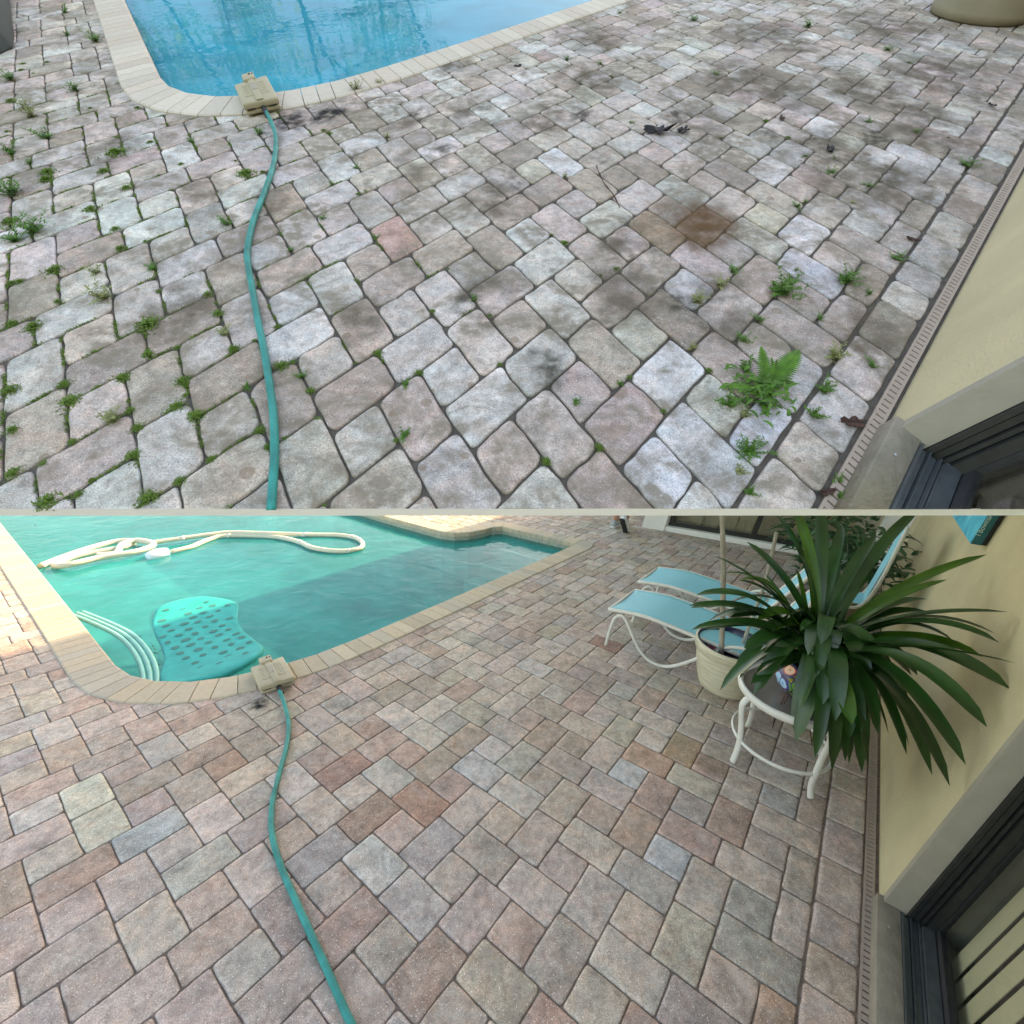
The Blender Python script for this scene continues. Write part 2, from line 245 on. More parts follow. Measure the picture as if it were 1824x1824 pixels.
MT = dict(
    sandjoint=mat('sand_joint', (.25,.19,.155,1), .95, .25, 60, .6),
    darkjoint=mat('dark_joint', (.075,.065,.055,1), .95, .3, 40, .6),
    plasterB=mat('pool_plaster_green', (.04,.42,.42,1), .8, .34, 1.6),
    plasterA=mat('pool_plaster_blue', (.01,.55,.60,1), .8, .10, 2),
    ledge=mat('pool_ledge_edge', (.42,.66,.66,1), .8, .08, 9),
    tileband=mat('waterline_tile', (.30,.33,.27,1), .5, .2, 30),
    stucco=mat('stucco_cream', (.50,.425,.255,1), .88, .07, 5, .7, 130),
    trim=mat('trim_beige', (.29,.265,.205,1), .6, .07, 14, .3, 90),
    sill=mat('sill_beige', (.23,.20,.155,1), .7, .16, 16, .9, 70),
    white=mat('white_paint', (.78,.78,.76,1), .55, .03, 8),
    bronze=mat('bronze_aluminium', (.045,.047,.045,1), .35, .15, 40, metal=.6),
    track=mat('aluminium_track', (.13,.15,.16,1), .35, .15, 30, metal=.7),
    black=mat('black_rubber', (.012,.012,.014,1), .6, .2, 30),
    tan=mat('tan_plastic', (.36,.31,.205,1), .5, .05, 30, .12, 220),
    hose=mat('teal_hose', (.0,.235,.21,1), .42, .30, 14, .5, 500, spec=.3),
    dirt_and_dim=mat('dirt_and_dim', (.04,.032,.025,1), .95, .3, 40, .8),  # drain dirt, and the painted dimness of the rooms behind the doors
    drain=mat('drain_plastic', (.34,.27,.22,1), .65, .08, 30, .2, 150),
    slab=mat('slab_edge_white', (.93,.93,.92,1), .6, .03, 10),
    sling=mat('aqua_sling', (.20,.55,.64,1), .6, .04, 60, .25, 700),
    wframe=mat('white_metal', (.60,.59,.53,1), .4, .05, 20),
    foam=mat('teal_foam', (.0,.34,.33,1), .6, .12, 9, .2, 90, spec=.15),
    foamdark=mat('foam_hole', (.02,.16,.15,1), .8, .1, 12),
    vac=mat('white_vacuum_hose', (.58,.55,.44,1), .5, .05, 14),
    paleteal=mat('pale_teal_tube', (.16,.48,.43,1), .5, .1, 12),
    navy=mat('navy_glaze', (.008,.012,.045,1), .25, .2, 20),
    potcream=mat('cream_planter', (.52,.48,.345,1), .8, .18, 7, .7, 60, stretch=(1,1,9)),
    pottan=mat('tan_planter', (.235,.20,.135,1), .8, .08, 8, .3, 60),
    bark=mat('pale_bark', (.30,.27,.21,1), .85, .22, 30, .8, 120, stretch=(1,1,.4)),
    soil=mat('potting_soil', (.018,.014,.01,1), .95, .3, 60, .9),
    leaf=mat('dark_strap_leaf', (.013,.056,.010,1), .36, .35, 7, .15, 60, spec=.5),
    leaf2=mat('light_strap_leaf', (.045,.13,.012,1), .36, .3, 7, .15, 60, spec=.5),
    lily=mat('broad_leaf', (.022,.085,.03,1), .35, .4, 20, spec=.5),
    moss=mat('moss_green', (.10,.185,.02,1), .8, .4, 60),
    weed=mat('weed_green', (.075,.20,.022,1), .65, .35, 30),
    drygrass=mat('dry_weed', (.20,.22,.07,1), .7, .3, 30),
    fern=mat('fern_green', (.065,.19,.010,1), .6, .4, 40),
    deadleaf=mat('dead_leaf_brown', (.055,.022,.014,1), .75, .4, 40, .5),
    deadblack=mat('dead_leaf_black', (.010,.009,.010,1), .7, .4, 40, .5),
    blind=mat('near_blind', (.50,.45,.31,1), .8, .05, 4),
    curtain=mat('vertical_blind', (.36,.31,.23,1), .8, .06, 4),
    glass=mat('dark_glass', (.02,.025,.02,1), .06, .1, 3, spec=.8),
    tabletop=mat('glass_table_top', (.19,.165,.14,1), .25, .12, 8),
    skin=mat('skin', (.36,.17,.11,1), .6, .08, 20),
    cloth=mat('grey_cloth', (.10,.11,.12,1), .85, .15, 30), cloth2=mat('blue_shirt', (.08,.13,.22,1), .85, .15, 30),
    shoe=mat('black_shoe', (.012,.012,.014,1), .7, .2, 40), shoe2=mat('grey_shoe', (.33,.36,.36,1), .8, .2, 60), sole=mat('pale_sole', (.6,.6,.58,1), .7, .05, 20),
    greentree=mat('tree_foliage', (.20,.32,.05,1), .7, .45, 3), greentree2=mat('tree_foliage_pale', (.50,.56,.10,1), .7, .4, 3), wood=mat('tree_bark', (.12,.09,.06,1), .9, .2, 20, .6),
    grass=mat('lawn', (.05,.09,.02,1), .9, .4, 20), pink=mat('pink_plastic', (.75,.10,.25,1), .4, .05, 20), paper=mat('white_label', (.7,.75,.85,1), .5, .05, 20),
    darkgreen=mat('grey_green_plastic', (.022,.034,.033,1), .85, .2, 20), metal=mat('screw_steel', (.5,.55,.58,1), .3, .1, 30, metal=.8),
)
for k_, f_ in (('greentree', .6), ('greentree2', .6), ('leaf2', .25), ('weed', .3), ('fern', .3), ('moss', .2)): translucent(MT[k_], f_)
PAVB = paver_mat('tumbled_paver', False, (1.42,1.32,1.21)); PAVA = paver_mat('weathered_paver', True, (1.10,1.04,1.0))
COPB = paver_mat('coping_brick', False, (.98,.93,.85), True); COPA = paver_mat('coping_brick_pale', False, (.86,.80,.74), True)
# ============================================================ paving
POOL = [(-130,-12.5),(-39,-12.5),(-36.4,-12.15),(-34.0,-11.1),(-31.8,-9.3),(-30.2,-7.0),(-28.9,-4.0),(-28.1,-.5),(-27.8,3.5),(-27.6,15),(-27.5,45.4),(-43.0,44.6),(-44.2,42.8),(-44.2,40.6),(-44.9,37.6),(-46.3,35.6),(-48.5,34.7),(-52,34.5),(-62,34.2),(-130,34.2)]
def resample(path, step):
    out = [Vector((*path[0], 0))]
    for p, q in zip(path, path[1:]):
        p = Vector((*p, 0)); q = Vector((*q, 0)); n = max(1, round((q-p).length/step))
        for i in range(1, n+1): out.append(p.lerp(q, i/n))
    return out
def inpoly(x, y, poly):
    r = False; n = len(poly)
    for i in range(n):
        x1, y1 = poly[i][:2]; x2, y2 = poly[i-1][:2]
        if (y1 > y) != (y2 > y) and x < (x2-x1)*(y-y1)/(y2-y1)+x1: r = not r
    return r
def clip(poly, nx, ny, d):                       # keep nx*x+ny*y >= d
    out = []
    for i in range(len(poly)):
        p, q = poly[i-1], poly[i]; sp = nx*p[0]+ny*p[1]-d; sq = nx*q[0]+ny*q[1]-d
        if (sp >= 0) != (sq >= 0):
            t = sp/(sp-sq); out.append((p[0]+(q[0]-p[0])*t, p[1]+(q[1]-p[1])*t))
        if sq >= 0: out.append(q)
    return out
def area(p): return .5*sum(p[i-1][0]*p[i][1]-p[i][0]*p[i-1][1] for i in range(len(p)))
def offset_curve(path, d):
    out = []
    for i, p in enumerate(path):
        t = (path[min(i+1, len(path)-1)]-path[max(i-1, 0)]).normalized(); out.append(p+Vector((t.y, -t.x, 0))*d)
    return out
CW = 2.5
curve = resample([p for p in POOL], .5)
outer_mid = offset_curve(curve, CW*.55)          # outside of pool (path runs with water on its left)
TILES = [(0,0,2,3),(0,3,2,6),(-2,6,1,8),(1,6,4,8),(2,0,4,2),(2,4,4,6)]
def all_tiles(a0, a1, b0, b1):
    for m_ in range(int(a0//4)-2, int(a1//4)+3):
        for n_ in range(int(b0//4)-2, int(b1//4)+3):
            if (m_+n_) % 2: continue
            for k, (x0, y0, x1, y1) in enumerate(TILES):
                yield (4*m_, 4*n_, k), [(4*m_+x0,4*n_+y0),(4*m_+x1,4*n_+y0),(4*m_+x1,4*n_+y1),(4*m_+x0,4*n_+y1)]
def clean(p):
    out = []
    for q in p:
        if not out or math.hypot(q[0]-out[-1][0], q[1]-out[-1][1]) > .12: out.append(q)
    if len(out) > 1 and math.hypot(out[0][0]-out[-1][0], out[0][1]-out[-1][1]) <= .12: out.pop()
    return out
def inset_sharp(p, d):
    n = len(p); out = []
    for i in range(n):
        a, b, c = Vector(p[i-1]), Vector(p[i]), Vector(p[(i+1)%n])
        u = (b-a).normalized(); v = (c-b).normalized(); n1 = Vector((-u.y, u.x)); n2 = Vector((-v.y, v.x)); bis = n1+n2
        k = bis.dot(n1); out.append(b+bis*(min(d/max(k, .35), 3*d)))
    return out
def round_poly(p, r, seg):
    n = len(p); out = []
    for i in range(n):
        a, b, c = Vector((*p[i-1],0)), Vector((*p[i],0)), Vector((*p[(i+1)%n],0))
        u = (a-b); v = (c-b); lu, lv = max(u.length, 1e-5), max(v.length, 1e-5)
        u /= lu; v /= lv; rr = min(r, lu*.42, lv*.42)
        p0 = b+u*rr; p2 = b+v*rr
        for k in range(seg+1):
            t = k/seg; out.append((1-t)**2*p0+2*t*(1-t)*b+t*t*p2)
        q0 = b+v*rr; q1 = c-v*min(r, lv*.42)
        out.append(q0.lerp(q1, .33)); out.append(q0.lerp(q1, .67))
    return out
def pave(name, F, tiles, mat_, palette, overrides, gap, crad, depth, edge_light, wob, seed, domeh, relief=1.0):
    rnd = random.Random(seed); V = []; Fc = []; Cl = []
    for key, poly in tiles:
        if area(poly) < .25: continue
        cx = sum(p[0] for p in poly)/len(poly); cy = sum(p[1] for p in poly)/len(poly)
        col = overrides.get(key) or rnd.choices(palette[0], palette[1])[0]
        j = 1+rnd.uniform(-.13, .13); col = tuple(x*j*(1+rnd.uniform(-.035, .035)) for x in col)
        far = F.P(cx, cy).y > 3.4 and F is LOW
        poly = clean(poly)
        if len(poly) < 3: continue
        rad = crad*(.8 if far else rnd.uniform(.75, 1.25)); sg_ = 2 if far else 4
        P0 = round_poly(poly, rad, sg_)
        small = min(1, area(poly)/max(math.dist(poly[i-1], poly[i]) for i in range(len(poly)))/1.2)
        dz = rnd.uniform(-.0012, .0012)*relief; tx, ty = rnd.uniform(-.0007,.0007), rnd.uniform(-.0007,.0007)
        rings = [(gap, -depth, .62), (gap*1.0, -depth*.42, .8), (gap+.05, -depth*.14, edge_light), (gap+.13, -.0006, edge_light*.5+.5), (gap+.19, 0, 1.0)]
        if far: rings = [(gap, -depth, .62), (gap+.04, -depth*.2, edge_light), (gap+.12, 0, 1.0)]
        base = len(V); n = len(P0)
        wobv = [Vector((noise.noise(Vector((p.x*1.7, p.y*1.7, seed))), noise.noise(Vector((p.x*1.7, p.y*1.7, seed+9))), 0))*wob for p in P0]
        for (ins, z, cl) in rings:
            Q = round_poly(inset_sharp(poly, ins*small), max(rad-ins*.6, .04), sg_)
            for q, wv in zip(Q, wobv):
                q = q+wv
                V.append(F.P(q.x, q.y, 0, z*(1)+dz+(q.x-cx)*tx+(q.y-cy)*ty))
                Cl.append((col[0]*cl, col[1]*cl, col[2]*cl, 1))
        for r_ in range(len(rings)-1):
            for i in range(n):
                a = base+r_*n+i; b = base+r_*n+(i+1)%n; Fc.append((a, b, b+n, a+n))
        top = base+(len(rings)-1)*n; k = len(V)
        V.extend(V[top:top+n]); Cl.extend(Cl[top:top+n]); Fc.append(tuple(range(k, k+n)))
    o = link(name, V, Fc, mat_, smooth=True, col=Cl)
    return o
def pool_cut(tiles):
    out = []
    for key, poly in tiles:
        cx = sum(p[0] for p in poly)/4; cy = sum(p[1] for p in poly)/4
        if cx > -22 or cy < -19 or cy > 52 or cx < -135: out.append((key, poly)); continue
        c = Vector((cx, cy, 0)); i = min(range(len(outer_mid)), key=lambda k: (outer_mid[k]-c).length_squared)
        q = outer_mid[i]; t = (outer_mid[min(i+1, len(outer_mid)-1)]-outer_mid[max(i-1, 0)]).normalized(); nx, ny = t.y, -t.x
        s = nx*(cx-q.x)+ny*(cy-q.y)
        if s > 4: out.append((key, poly)); continue
        if s < -4: continue
        poly = clip(poly, nx, ny, nx*q.x+ny*q.y)
        if len(poly) > 2 and area(poly) > .3: out.append((key, poly))
    return out
def coping(name, F, mat_, cols, seed, a_min, b_top=60, step=1.25, drop=0.0):
    rnd = random.Random(seed); V = []; Fc = []; Cl = []
    path = resample([p for p in POOL if p[0] >= -130], step*.5)
    path = [p for p in path if p.x > a_min]
    out = offset_curve(path, CW); inn = offset_curve(path, -.35)
    prof = [(1.0, -.012), (.995, .004), (.96, .009), (.5, .0095), (.06, .009), (.015, .004), (0.0, -.008), (0.0, -.05)]
    i = 0
    while i+2 < len(path):
        j = i+2; col = rnd.choice(cols); jit = 1+rnd.uniform(-.07, .07); col = tuple(x*jit for x in col)
        g = .022; cols_ = []
        for s in (g, .5, 1-g):
            k = i+(j-i)*s; k0 = int(k); fr = k-k0; k1 = min(k0+1, len(path)-1)
            o_ = out[k0].lerp(out[k1], fr); n_ = inn[k0].lerp(inn[k1], fr); cols_.append((n_, o_))
        base = len(V)
        for n_, o_ in cols_:
            for t, z in prof:
                q = n_.lerp(o_, t); V.append(F.P(q.x, q.y, 0, z)); Cl.append((*col, 1))
        npf = len(prof)
        for s in range(2):
            for t in range(npf-1):
                a = base+s*npf+t; Fc.append((a, a+1, a+npf+1, a+npf))
        for s in (0, 2): Fc.append(tuple(base+s*npf+t for t in range(npf)))
        i = j
    o = link(name, V, Fc, mat_, col=Cl); fixn(o); return o
def cells(F, regfn, a0, a1, b0, b1, h, step=1.0):
    V = {}; Fc = []; L_ = []
    def vid(a, b):
        k = (round(a, 3), round(b, 3))
        if k not in V: V[k] = len(L_); L_.append(F.P(a, b, 0, h))
        return V[k]
    a = a0
    while a < a1:
        b = b0
        while b < b1:
            if regfn(a+step/2, b+step/2): Fc.append((vid(a,b), vid(a+step,b), vid(a+step,b+step), vid(a,b+step)))
            b += step
        a += step
    return L_, Fc
BIG = [(p.x, p.y) for p in offset_curve([Vector((*q,0)) for q in POOL], CW*.5)]

G_, P_, T_ = (.255,.25,.255), (.335,.268,.262), (.33,.29,.24)
palB = ([(.305,.27,.255),(.325,.285,.265),(.31,.255,.23),(.285,.225,.20),(.29,.275,.27),(.33,.31,.30),(.32,.285,.25),(.27,.24,.22),(.345,.31,.29)],[16,16,12,6,6,8,8,7,10])
palA = ([(.42,.405,.395),(.42,.375,.36),(.385,.335,.315),(.45,.455,.45),(.385,.38,.365),(.42,.40,.36),(.32,.29,.26),(.49,.495,.50),(.415,.38,.365),(.29,.26,.23)],[15,14,8,9,8,7,8,7,12,5])
RED, BRN, BLU, PAL, GRN, RUST = (.30,.155,.125), (.235,.165,.125), (.27,.33,.35), (.42,.405,.335), (.24,.27,.25), (.30,.185,.085)
ovB = {(-12,-12,3):(.285,.185,.16), (0,8,0):(.30,.225,.16), (-24,-24,2):(.37,.36,.32), (-24,-24,3):(.38,.365,.32), (-20,-20,1):(.29,.32,.325), (-20,-20,0):(.235,.18,.155), (0,0,2):(.285,.205,.175), (0,0,0):(.28,.225,.205),(0,0,1):(.285,.22,.20), (0,0,4):(.30,.31,.33),(-4,4,4):(.32,.33,.36),
       (-16,-16,0):(.33,.32,.31), (4,-4,2):(.31,.24,.22), (4,4,0):(.245,.20,.17), (4,-4,0):(.285,.26,.235), (4,4,5):(.27,.275,.27), (8,4,2):(.27,.275,.265), (8,0,4):(.34,.34,.35), (8,-8,1):(.26,.19,.16),(4,-12,1):(.25,.19,.165),
       (-12,12,3):(.27,.17,.15),(-12,-12,1):(.25,.20,.175),(-16,-8,0):(.28,.20,.18),(-8,-8,2):(.29,.30,.33),(-12,-4,5):(.32,.30,.30),(-16,-16,2):(.36,.345,.335),(-24,-16,5):(.26,.18,.15),(-8,-16,2):(.35,.355,.35)}
ovA = {(-12,-12,3):(.40,.28,.245), (0,8,0):(.36,.30,.25), (-24,-24,2):(.44,.47,.45), (-24,-24,3):(.44,.47,.45), (-20,-20,1):(.43,.47,.47), (0,0,2):(.33,.26,.215), (0,8,3):(.37,.33,.29),(0,8,5):(.38,.36,.30),(4,4,3):(.47,.49,.52),(4,12,0):(.50,.53,.57),
       (-20,-20,0):(.38,.32,.30), (8,0,0):(.47,.50,.55),(4,-4,4):(.49,.52,.57),(8,-8,2):(.40,.44,.46),(8,-4,3):(.42,.45,.50)}
# ---- lower terrace
def snap(t):
    out = []
    for k, p in t:
        if min(q[0] for q in p) >= 8.9: continue
        out.append((k, [(9.33 if q[0] > 8.9 else q[0], q[1]) for q in p]))
    return out
def visB(poly):
    x = sum(p[0] for p in poly)/4; y = sum(p[1] for p in poly)/4; P = LOW.P(x, y)
    return P.y > .35 and abs(P.x) < P.y*1.28+1.1 and P.y < 8.6
ab = lambda t: [(k, p) for k, p in t if len(p) > 2]
def facade(a): return 63.3+.12*(a+22)
tB = [(k, p) for k, p in all_tiles(-120, 12, -45, 90) if visB(p)]
tB = snap(tB); tB = ab([(k, clip(p, .12, -1, -(63.3+.12*22))) if p[0][0] > -26 else (k, p) for k, p in tB])
tB = pool_cut(tB)
tB = [t for t in tB if area(t[1]) > .25]
pave('patio_paving', LOW, tB, PAVB, palB, ovB, .025, .20, .010, 1.12, .05, 5, .0010).__setitem__('kind', 'structure')
rb = random.Random(3); row = []; b = -14.0
while b < 62:
    L_ = rb.choice([2, 3, 3, 2.2]); row.append((('s', round(b, 1), 0), [(9.38,b),(11.22,b),(11.22,b+L_),(9.38,b+L_)])); b += L_
o = pave('border_paving', LOW, row, PAVB, palB, {}, .025, .2, .010, 1.12, .05, 6, .001); o['kind'] = 'structure'
# base sheet under the joints and the far ground
inB = lambda a, b: not inpoly(a, b, BIG)
v, f = cells(LOW, lambda a, b: inB(a, b), -140, 30, -60, 120, -.0085, 2.0 if False else 1.0)
o = link('patio_base', v, f, MT['sandjoint']); o['kind'] = 'structure'
def corner(a, b, h=-.02): return LOW.P(a, b, 0, h)
mb = MB()
for (a0, a1, b0, b1) in ((-2500, -140, -2500, 2500), (30, 2500, -2500, 2500), (-140, 30, -2500, -60), (-140, 30, 120, 2500)):
    mb.add([corner(a0,b0), corner(a1,b0), corner(a1,b1), corner(a0,b1)], [(0,1,2,3)])
o = mb.build('ground', MT['grass']); o['kind'] = 'structure'
o = coping('pool_coping', LOW, COPB, [(.49,.42,.335),(.46,.405,.33),(.50,.44,.36),(.42,.39,.345),(.45,.40,.33)], 4, -131); o['kind'] = 'structure'
# ---- upper terrace (a paved slab that slopes up away from the lower one)
SL = [(-8.01,-23.2),(16.92,7.44),(5.84,96.74),(-92.92,-28.82)]
def inSL(a, b): return inpoly(a, b, SL)
def trimSL(o):
    bm = bmesh.new(); bm.from_mesh(o.data)
    for i in range(4):
        p0, p1 = UPP.P(*SL[i]), UPP.P(*SL[(i+1)%4]); nn = UPP.n.cross(p1-p0).normalized()
        bmesh.ops.bisect_plane(bm, geom=bm.verts[:]+bm.edges[:]+bm.faces[:], plane_co=p0, plane_no=nn, clear_inner=True)
    bm.to_mesh(o.data); bm.free()
def clipSL(p, m_=.0):
    for i in range(4):
        p0, p1 = SL[i], SL[(i+1)%4]; nx, ny = -(p1[1]-p0[1]), p1[0]-p0[0]; l = math.hypot(nx, ny); nx /= l; ny /= l
        p = clip(p, nx, ny, nx*p0[0]+ny*p0[1]-m_)
        if len(p) < 3: return []
    return p
tA = snap(all_tiles(-95, 12, -32, 98))
tA = ab([(k, clipSL(p, 1.2)) for k, p in ab(tA)]); tA = pool_cut(tA)
o = pave('terrace_paving', UPP, tA, PAVA, palA, ovA, .04, .34, .010, 1.08, .09, 11, .0016); o['kind'] = 'structure'; trimSL(o)
row = []; b = -2.0; rb = random.Random(8)
while b < 80:
    L_ = rb.choice([2, 3, 2, 3, 2.5]); p = clipSL([(9.4,b),(11.15,b),(11.15,b+L_),(9.4,b+L_)], 1.2)
    if len(p) > 2: row.append((('s', b, 0), p))
    b += L_
o = pave('terrace_border', UPP, row, PAVA, palA, {}, .04, .34, .010, 1.08, .09, 12, .0016); o['kind'] = 'structure'; trimSL(o)
V = []; Fc = []
def clip_cells(h, flip=False):
    v = []; f = []
    a = -94.0
    while a < 18:
        b = -30.0
        while b < 98:
            if not inpoly(a+.5, b+.5, BIG):
                p = clipSL([(a,b),(a+1,b),(a+1,b+1),(a,b+1)])
                if len(p) > 2:
                    k = len(v); v += [UPP.P(x, y, 0, h) for x, y in p]; f.append(tuple(range(k, k+len(p))) if not flip else tuple(reversed(range(k, k+len(p)))))
            b += 1
        a += 1
    return v, f
v, f = clip_cells(-.0075); o = link('terrace_base', v, f, MT['darkjoint']); o['kind'] = 'structure'
v, f = clip_cells(-.030, True)
for i in range(4):
    p0, p1 = SL[i], SL[(i+1)%4]; k = len(v)
    v += [UPP.P(*p0,0,.0), UPP.P(*p1,0,.0), UPP.P(*p1,0,-.03), UPP.P(*p0,0,-.03)]; f.append((k+3,k+2,k+1,k))
o = link('terrace_slab', v, f, MT['slab']); o['kind'] = 'structure'
o = coping('terrace_coping', UPP, COPA, [(.60,.575,.52),(.58,.55,.50),(.61,.585,.53),(.59,.54,.48)], 14, -92); o['kind'] = 'structure'
trimSL(o)

# ============================================================ pools
def pool(F, name, depth, wl, plaster, poly, clipper=None):
    path = [p for p in poly]
    V = []; Fc = []; n = len(path)
    zs = [-.02, -.16, -depth]
    for z in zs: V += [F.P(a, b, 0, z) for a, b in path]
    for i in range(n):
        j = (i+1) % n; Fc.append((i, j, n+j, n+i)); Fc.append((n+i, n+j, 2*n+j, 2*n+i))
    o = link(name, V, Fc, [MT['tileband'], plaster])
    for k, p in enumerate(o.data.polygons): p.material_index = k % 2
    bm = bmesh.new(); bm.from_mesh(o.data); bm.verts.ensure_lookup_table()
    fc = bm.faces.new([bm.verts[2*n+i] for i in range(n)]); fc.material_index = 1
    bmesh.ops.triangulate(bm, faces=[fc]); bm.to_mesh(o.data); bm.free()
    o['kind'] = 'structure'; return o
def water(F, name, wl, m_, poly):
    bm = bmesh.new(); vs = [bm.verts.new(F.P(a, b, 0, wl)) for a, b in poly]; fc = bm.faces.new(vs)
    fc.normal_update()
    if fc.normal.dot(F.n) < 0: fc.normal_flip()
    bmesh.ops.triangulate(bm, faces=[fc]); me = bpy.data.meshes.new(name); bm.to_mesh(me); bm.free(); me.materials.append(m_)
    o = bpy.data.objects.new(name, me); C.objects.link(o); o['kind'] = 'structure'; return o
pool(LOW, 'pool_shell', 1.15, -.11, MT['plasterB'], POOL)
WB = water_mat('pool_water_green', (.68,.97,.96,1), (.01,.34,.325,1), .34, .5, 4.5, gloss=.6)
water(LOW, 'pool_water', -.11, WB, POOL)
def clip_poly_SL(poly):
    p = [tuple(q) for q in poly]
    return clipSL(p)
PA_ = clip_poly_SL([q for q in POOL if q[0] >= -130])
pool(UPP, 'terrace_pool_shell', .95, -.07, MT['plasterA'], PA_)
WA = water_mat('pool_water_blue', (.22,.88,1,1), (.0,.35,.49,1), .66, .09, 5, gloss=.50)
water(UPP, 'terrace_pool_water', -.065, WA, PA_)
# underwater steps (lower pool) and the ledge with its pale edge (upper pool)
mb = MB(); me_ = MB()
for k, (b0, z) in enumerate([(42.6,.28),(39.6,.48),(36.6,.68),(33.6,.88)]):
    b1 = 45.2 if k == 0 else [42.6,39.6,36.6][k-1]
    mb.fbox(LOW, -44 if k < 2 else -45, -27.7, b0, b1, -1.14, -z, True)
    me_.fbox(LOW, -44 if k < 2 else -45, -27.7, b0-.03, b0+.5, -z, -z+.008, True)
o = mb.build('pool_steps', MT['plasterB']); o['kind'] = 'structure'
o = me_.build('step_edges', MT['ledge']); o['kind'] = 'structure'
mb = MB()
def strip(mb, F, pts, w_, h0, h1):
    for (x0,y0),(x1,y1) in zip(pts, pts[1:]):
        d = Vector((x1-x0, y1-y0, 0)).normalized(); nx, ny = -d.y*w_, d.x*w_
        mb.hexa([F.P(x0-nx,y0-ny,0,h0),F.P(x1-nx,y1-ny,0,h0),F.P(x1+nx,y1+ny,0,h0),F.P(x0+nx,y0+ny,0,h0),F.P(x0-nx,y0-ny,0,h1),F.P(x1-nx,y1-ny,0,h1),F.P(x1+nx,y1+ny,0,h1),F.P(x0+nx,y0+ny,0,h1)])
strip(mb, UPP, [(-50.5,-12.4),(-48.4,-8),(-44.3,-1.8),(-41.2,1.5)], 1.1, -.32, -.25); strip(mb, UPP, [(-41.2,1.5),(-44.3,7.5),(-47.1,13.9),(-51.7,24),(-55,32)], 1.1, -.32, -.25)
strip(mb, UPP, [(-66.4,-12.4),(-65.8,-6.2),(-64.2,2.5)], .9, -.32, -.25)
o = mb.build('pool_ledge', MT['ledge']); o['kind'] = 'structure'
# ============================================================ houses
def quadwall(mb, F, a0, a1, outline):            # outline of (b,c); extruded from a0 to a1
    n = len(outline); v = [F.P(a0, b, c) for b, c in outline]+[F.P(a1, b, c) for b, c in outline]
    mb.add(v, [tuple(range(n)), tuple(reversed(range(n, 2*n)))]+[(i,(i+1)%n,n+(i+1)%n,n+i) for i in range(n)])
def cut_part(o, F=None):                         # the upper house ends flush with the terrace's near edge
    bm = bmesh.new(); bm.from_mesh(o.data)
    r0 = o
    while r0.parent is not None: r0 = r0.parent
    base = r0.location.copy()
    r = bmesh.ops.bisect_plane(bm, geom=bm.verts[:]+bm.edges[:]+bm.faces[:], plane_co=CUT_CO-base, plane_no=CUT_NO, clear_inner=True)
    es = [e for e in r['geom_cut'] if isinstance(e, bmesh.types.BMEdge)]
    if es: bmesh.ops.holes_fill(bm, edges=es, sides=0)
    bm.to_mesh(o.data); bm.free()
CUT_CO = UPP.P(4.4, -8.0); e0 = UPP.P(-7.0, -22.0); e1 = UPP.P(15.9, 6.2)
CUT_NO = (Vector((0,0,1.80084))-CUT_CO).cross(e1-e0).normalized()
if CUT_NO.dot(UPP.P(5, 5)-CUT_CO) < 0: CUT_NO = -CUT_NO
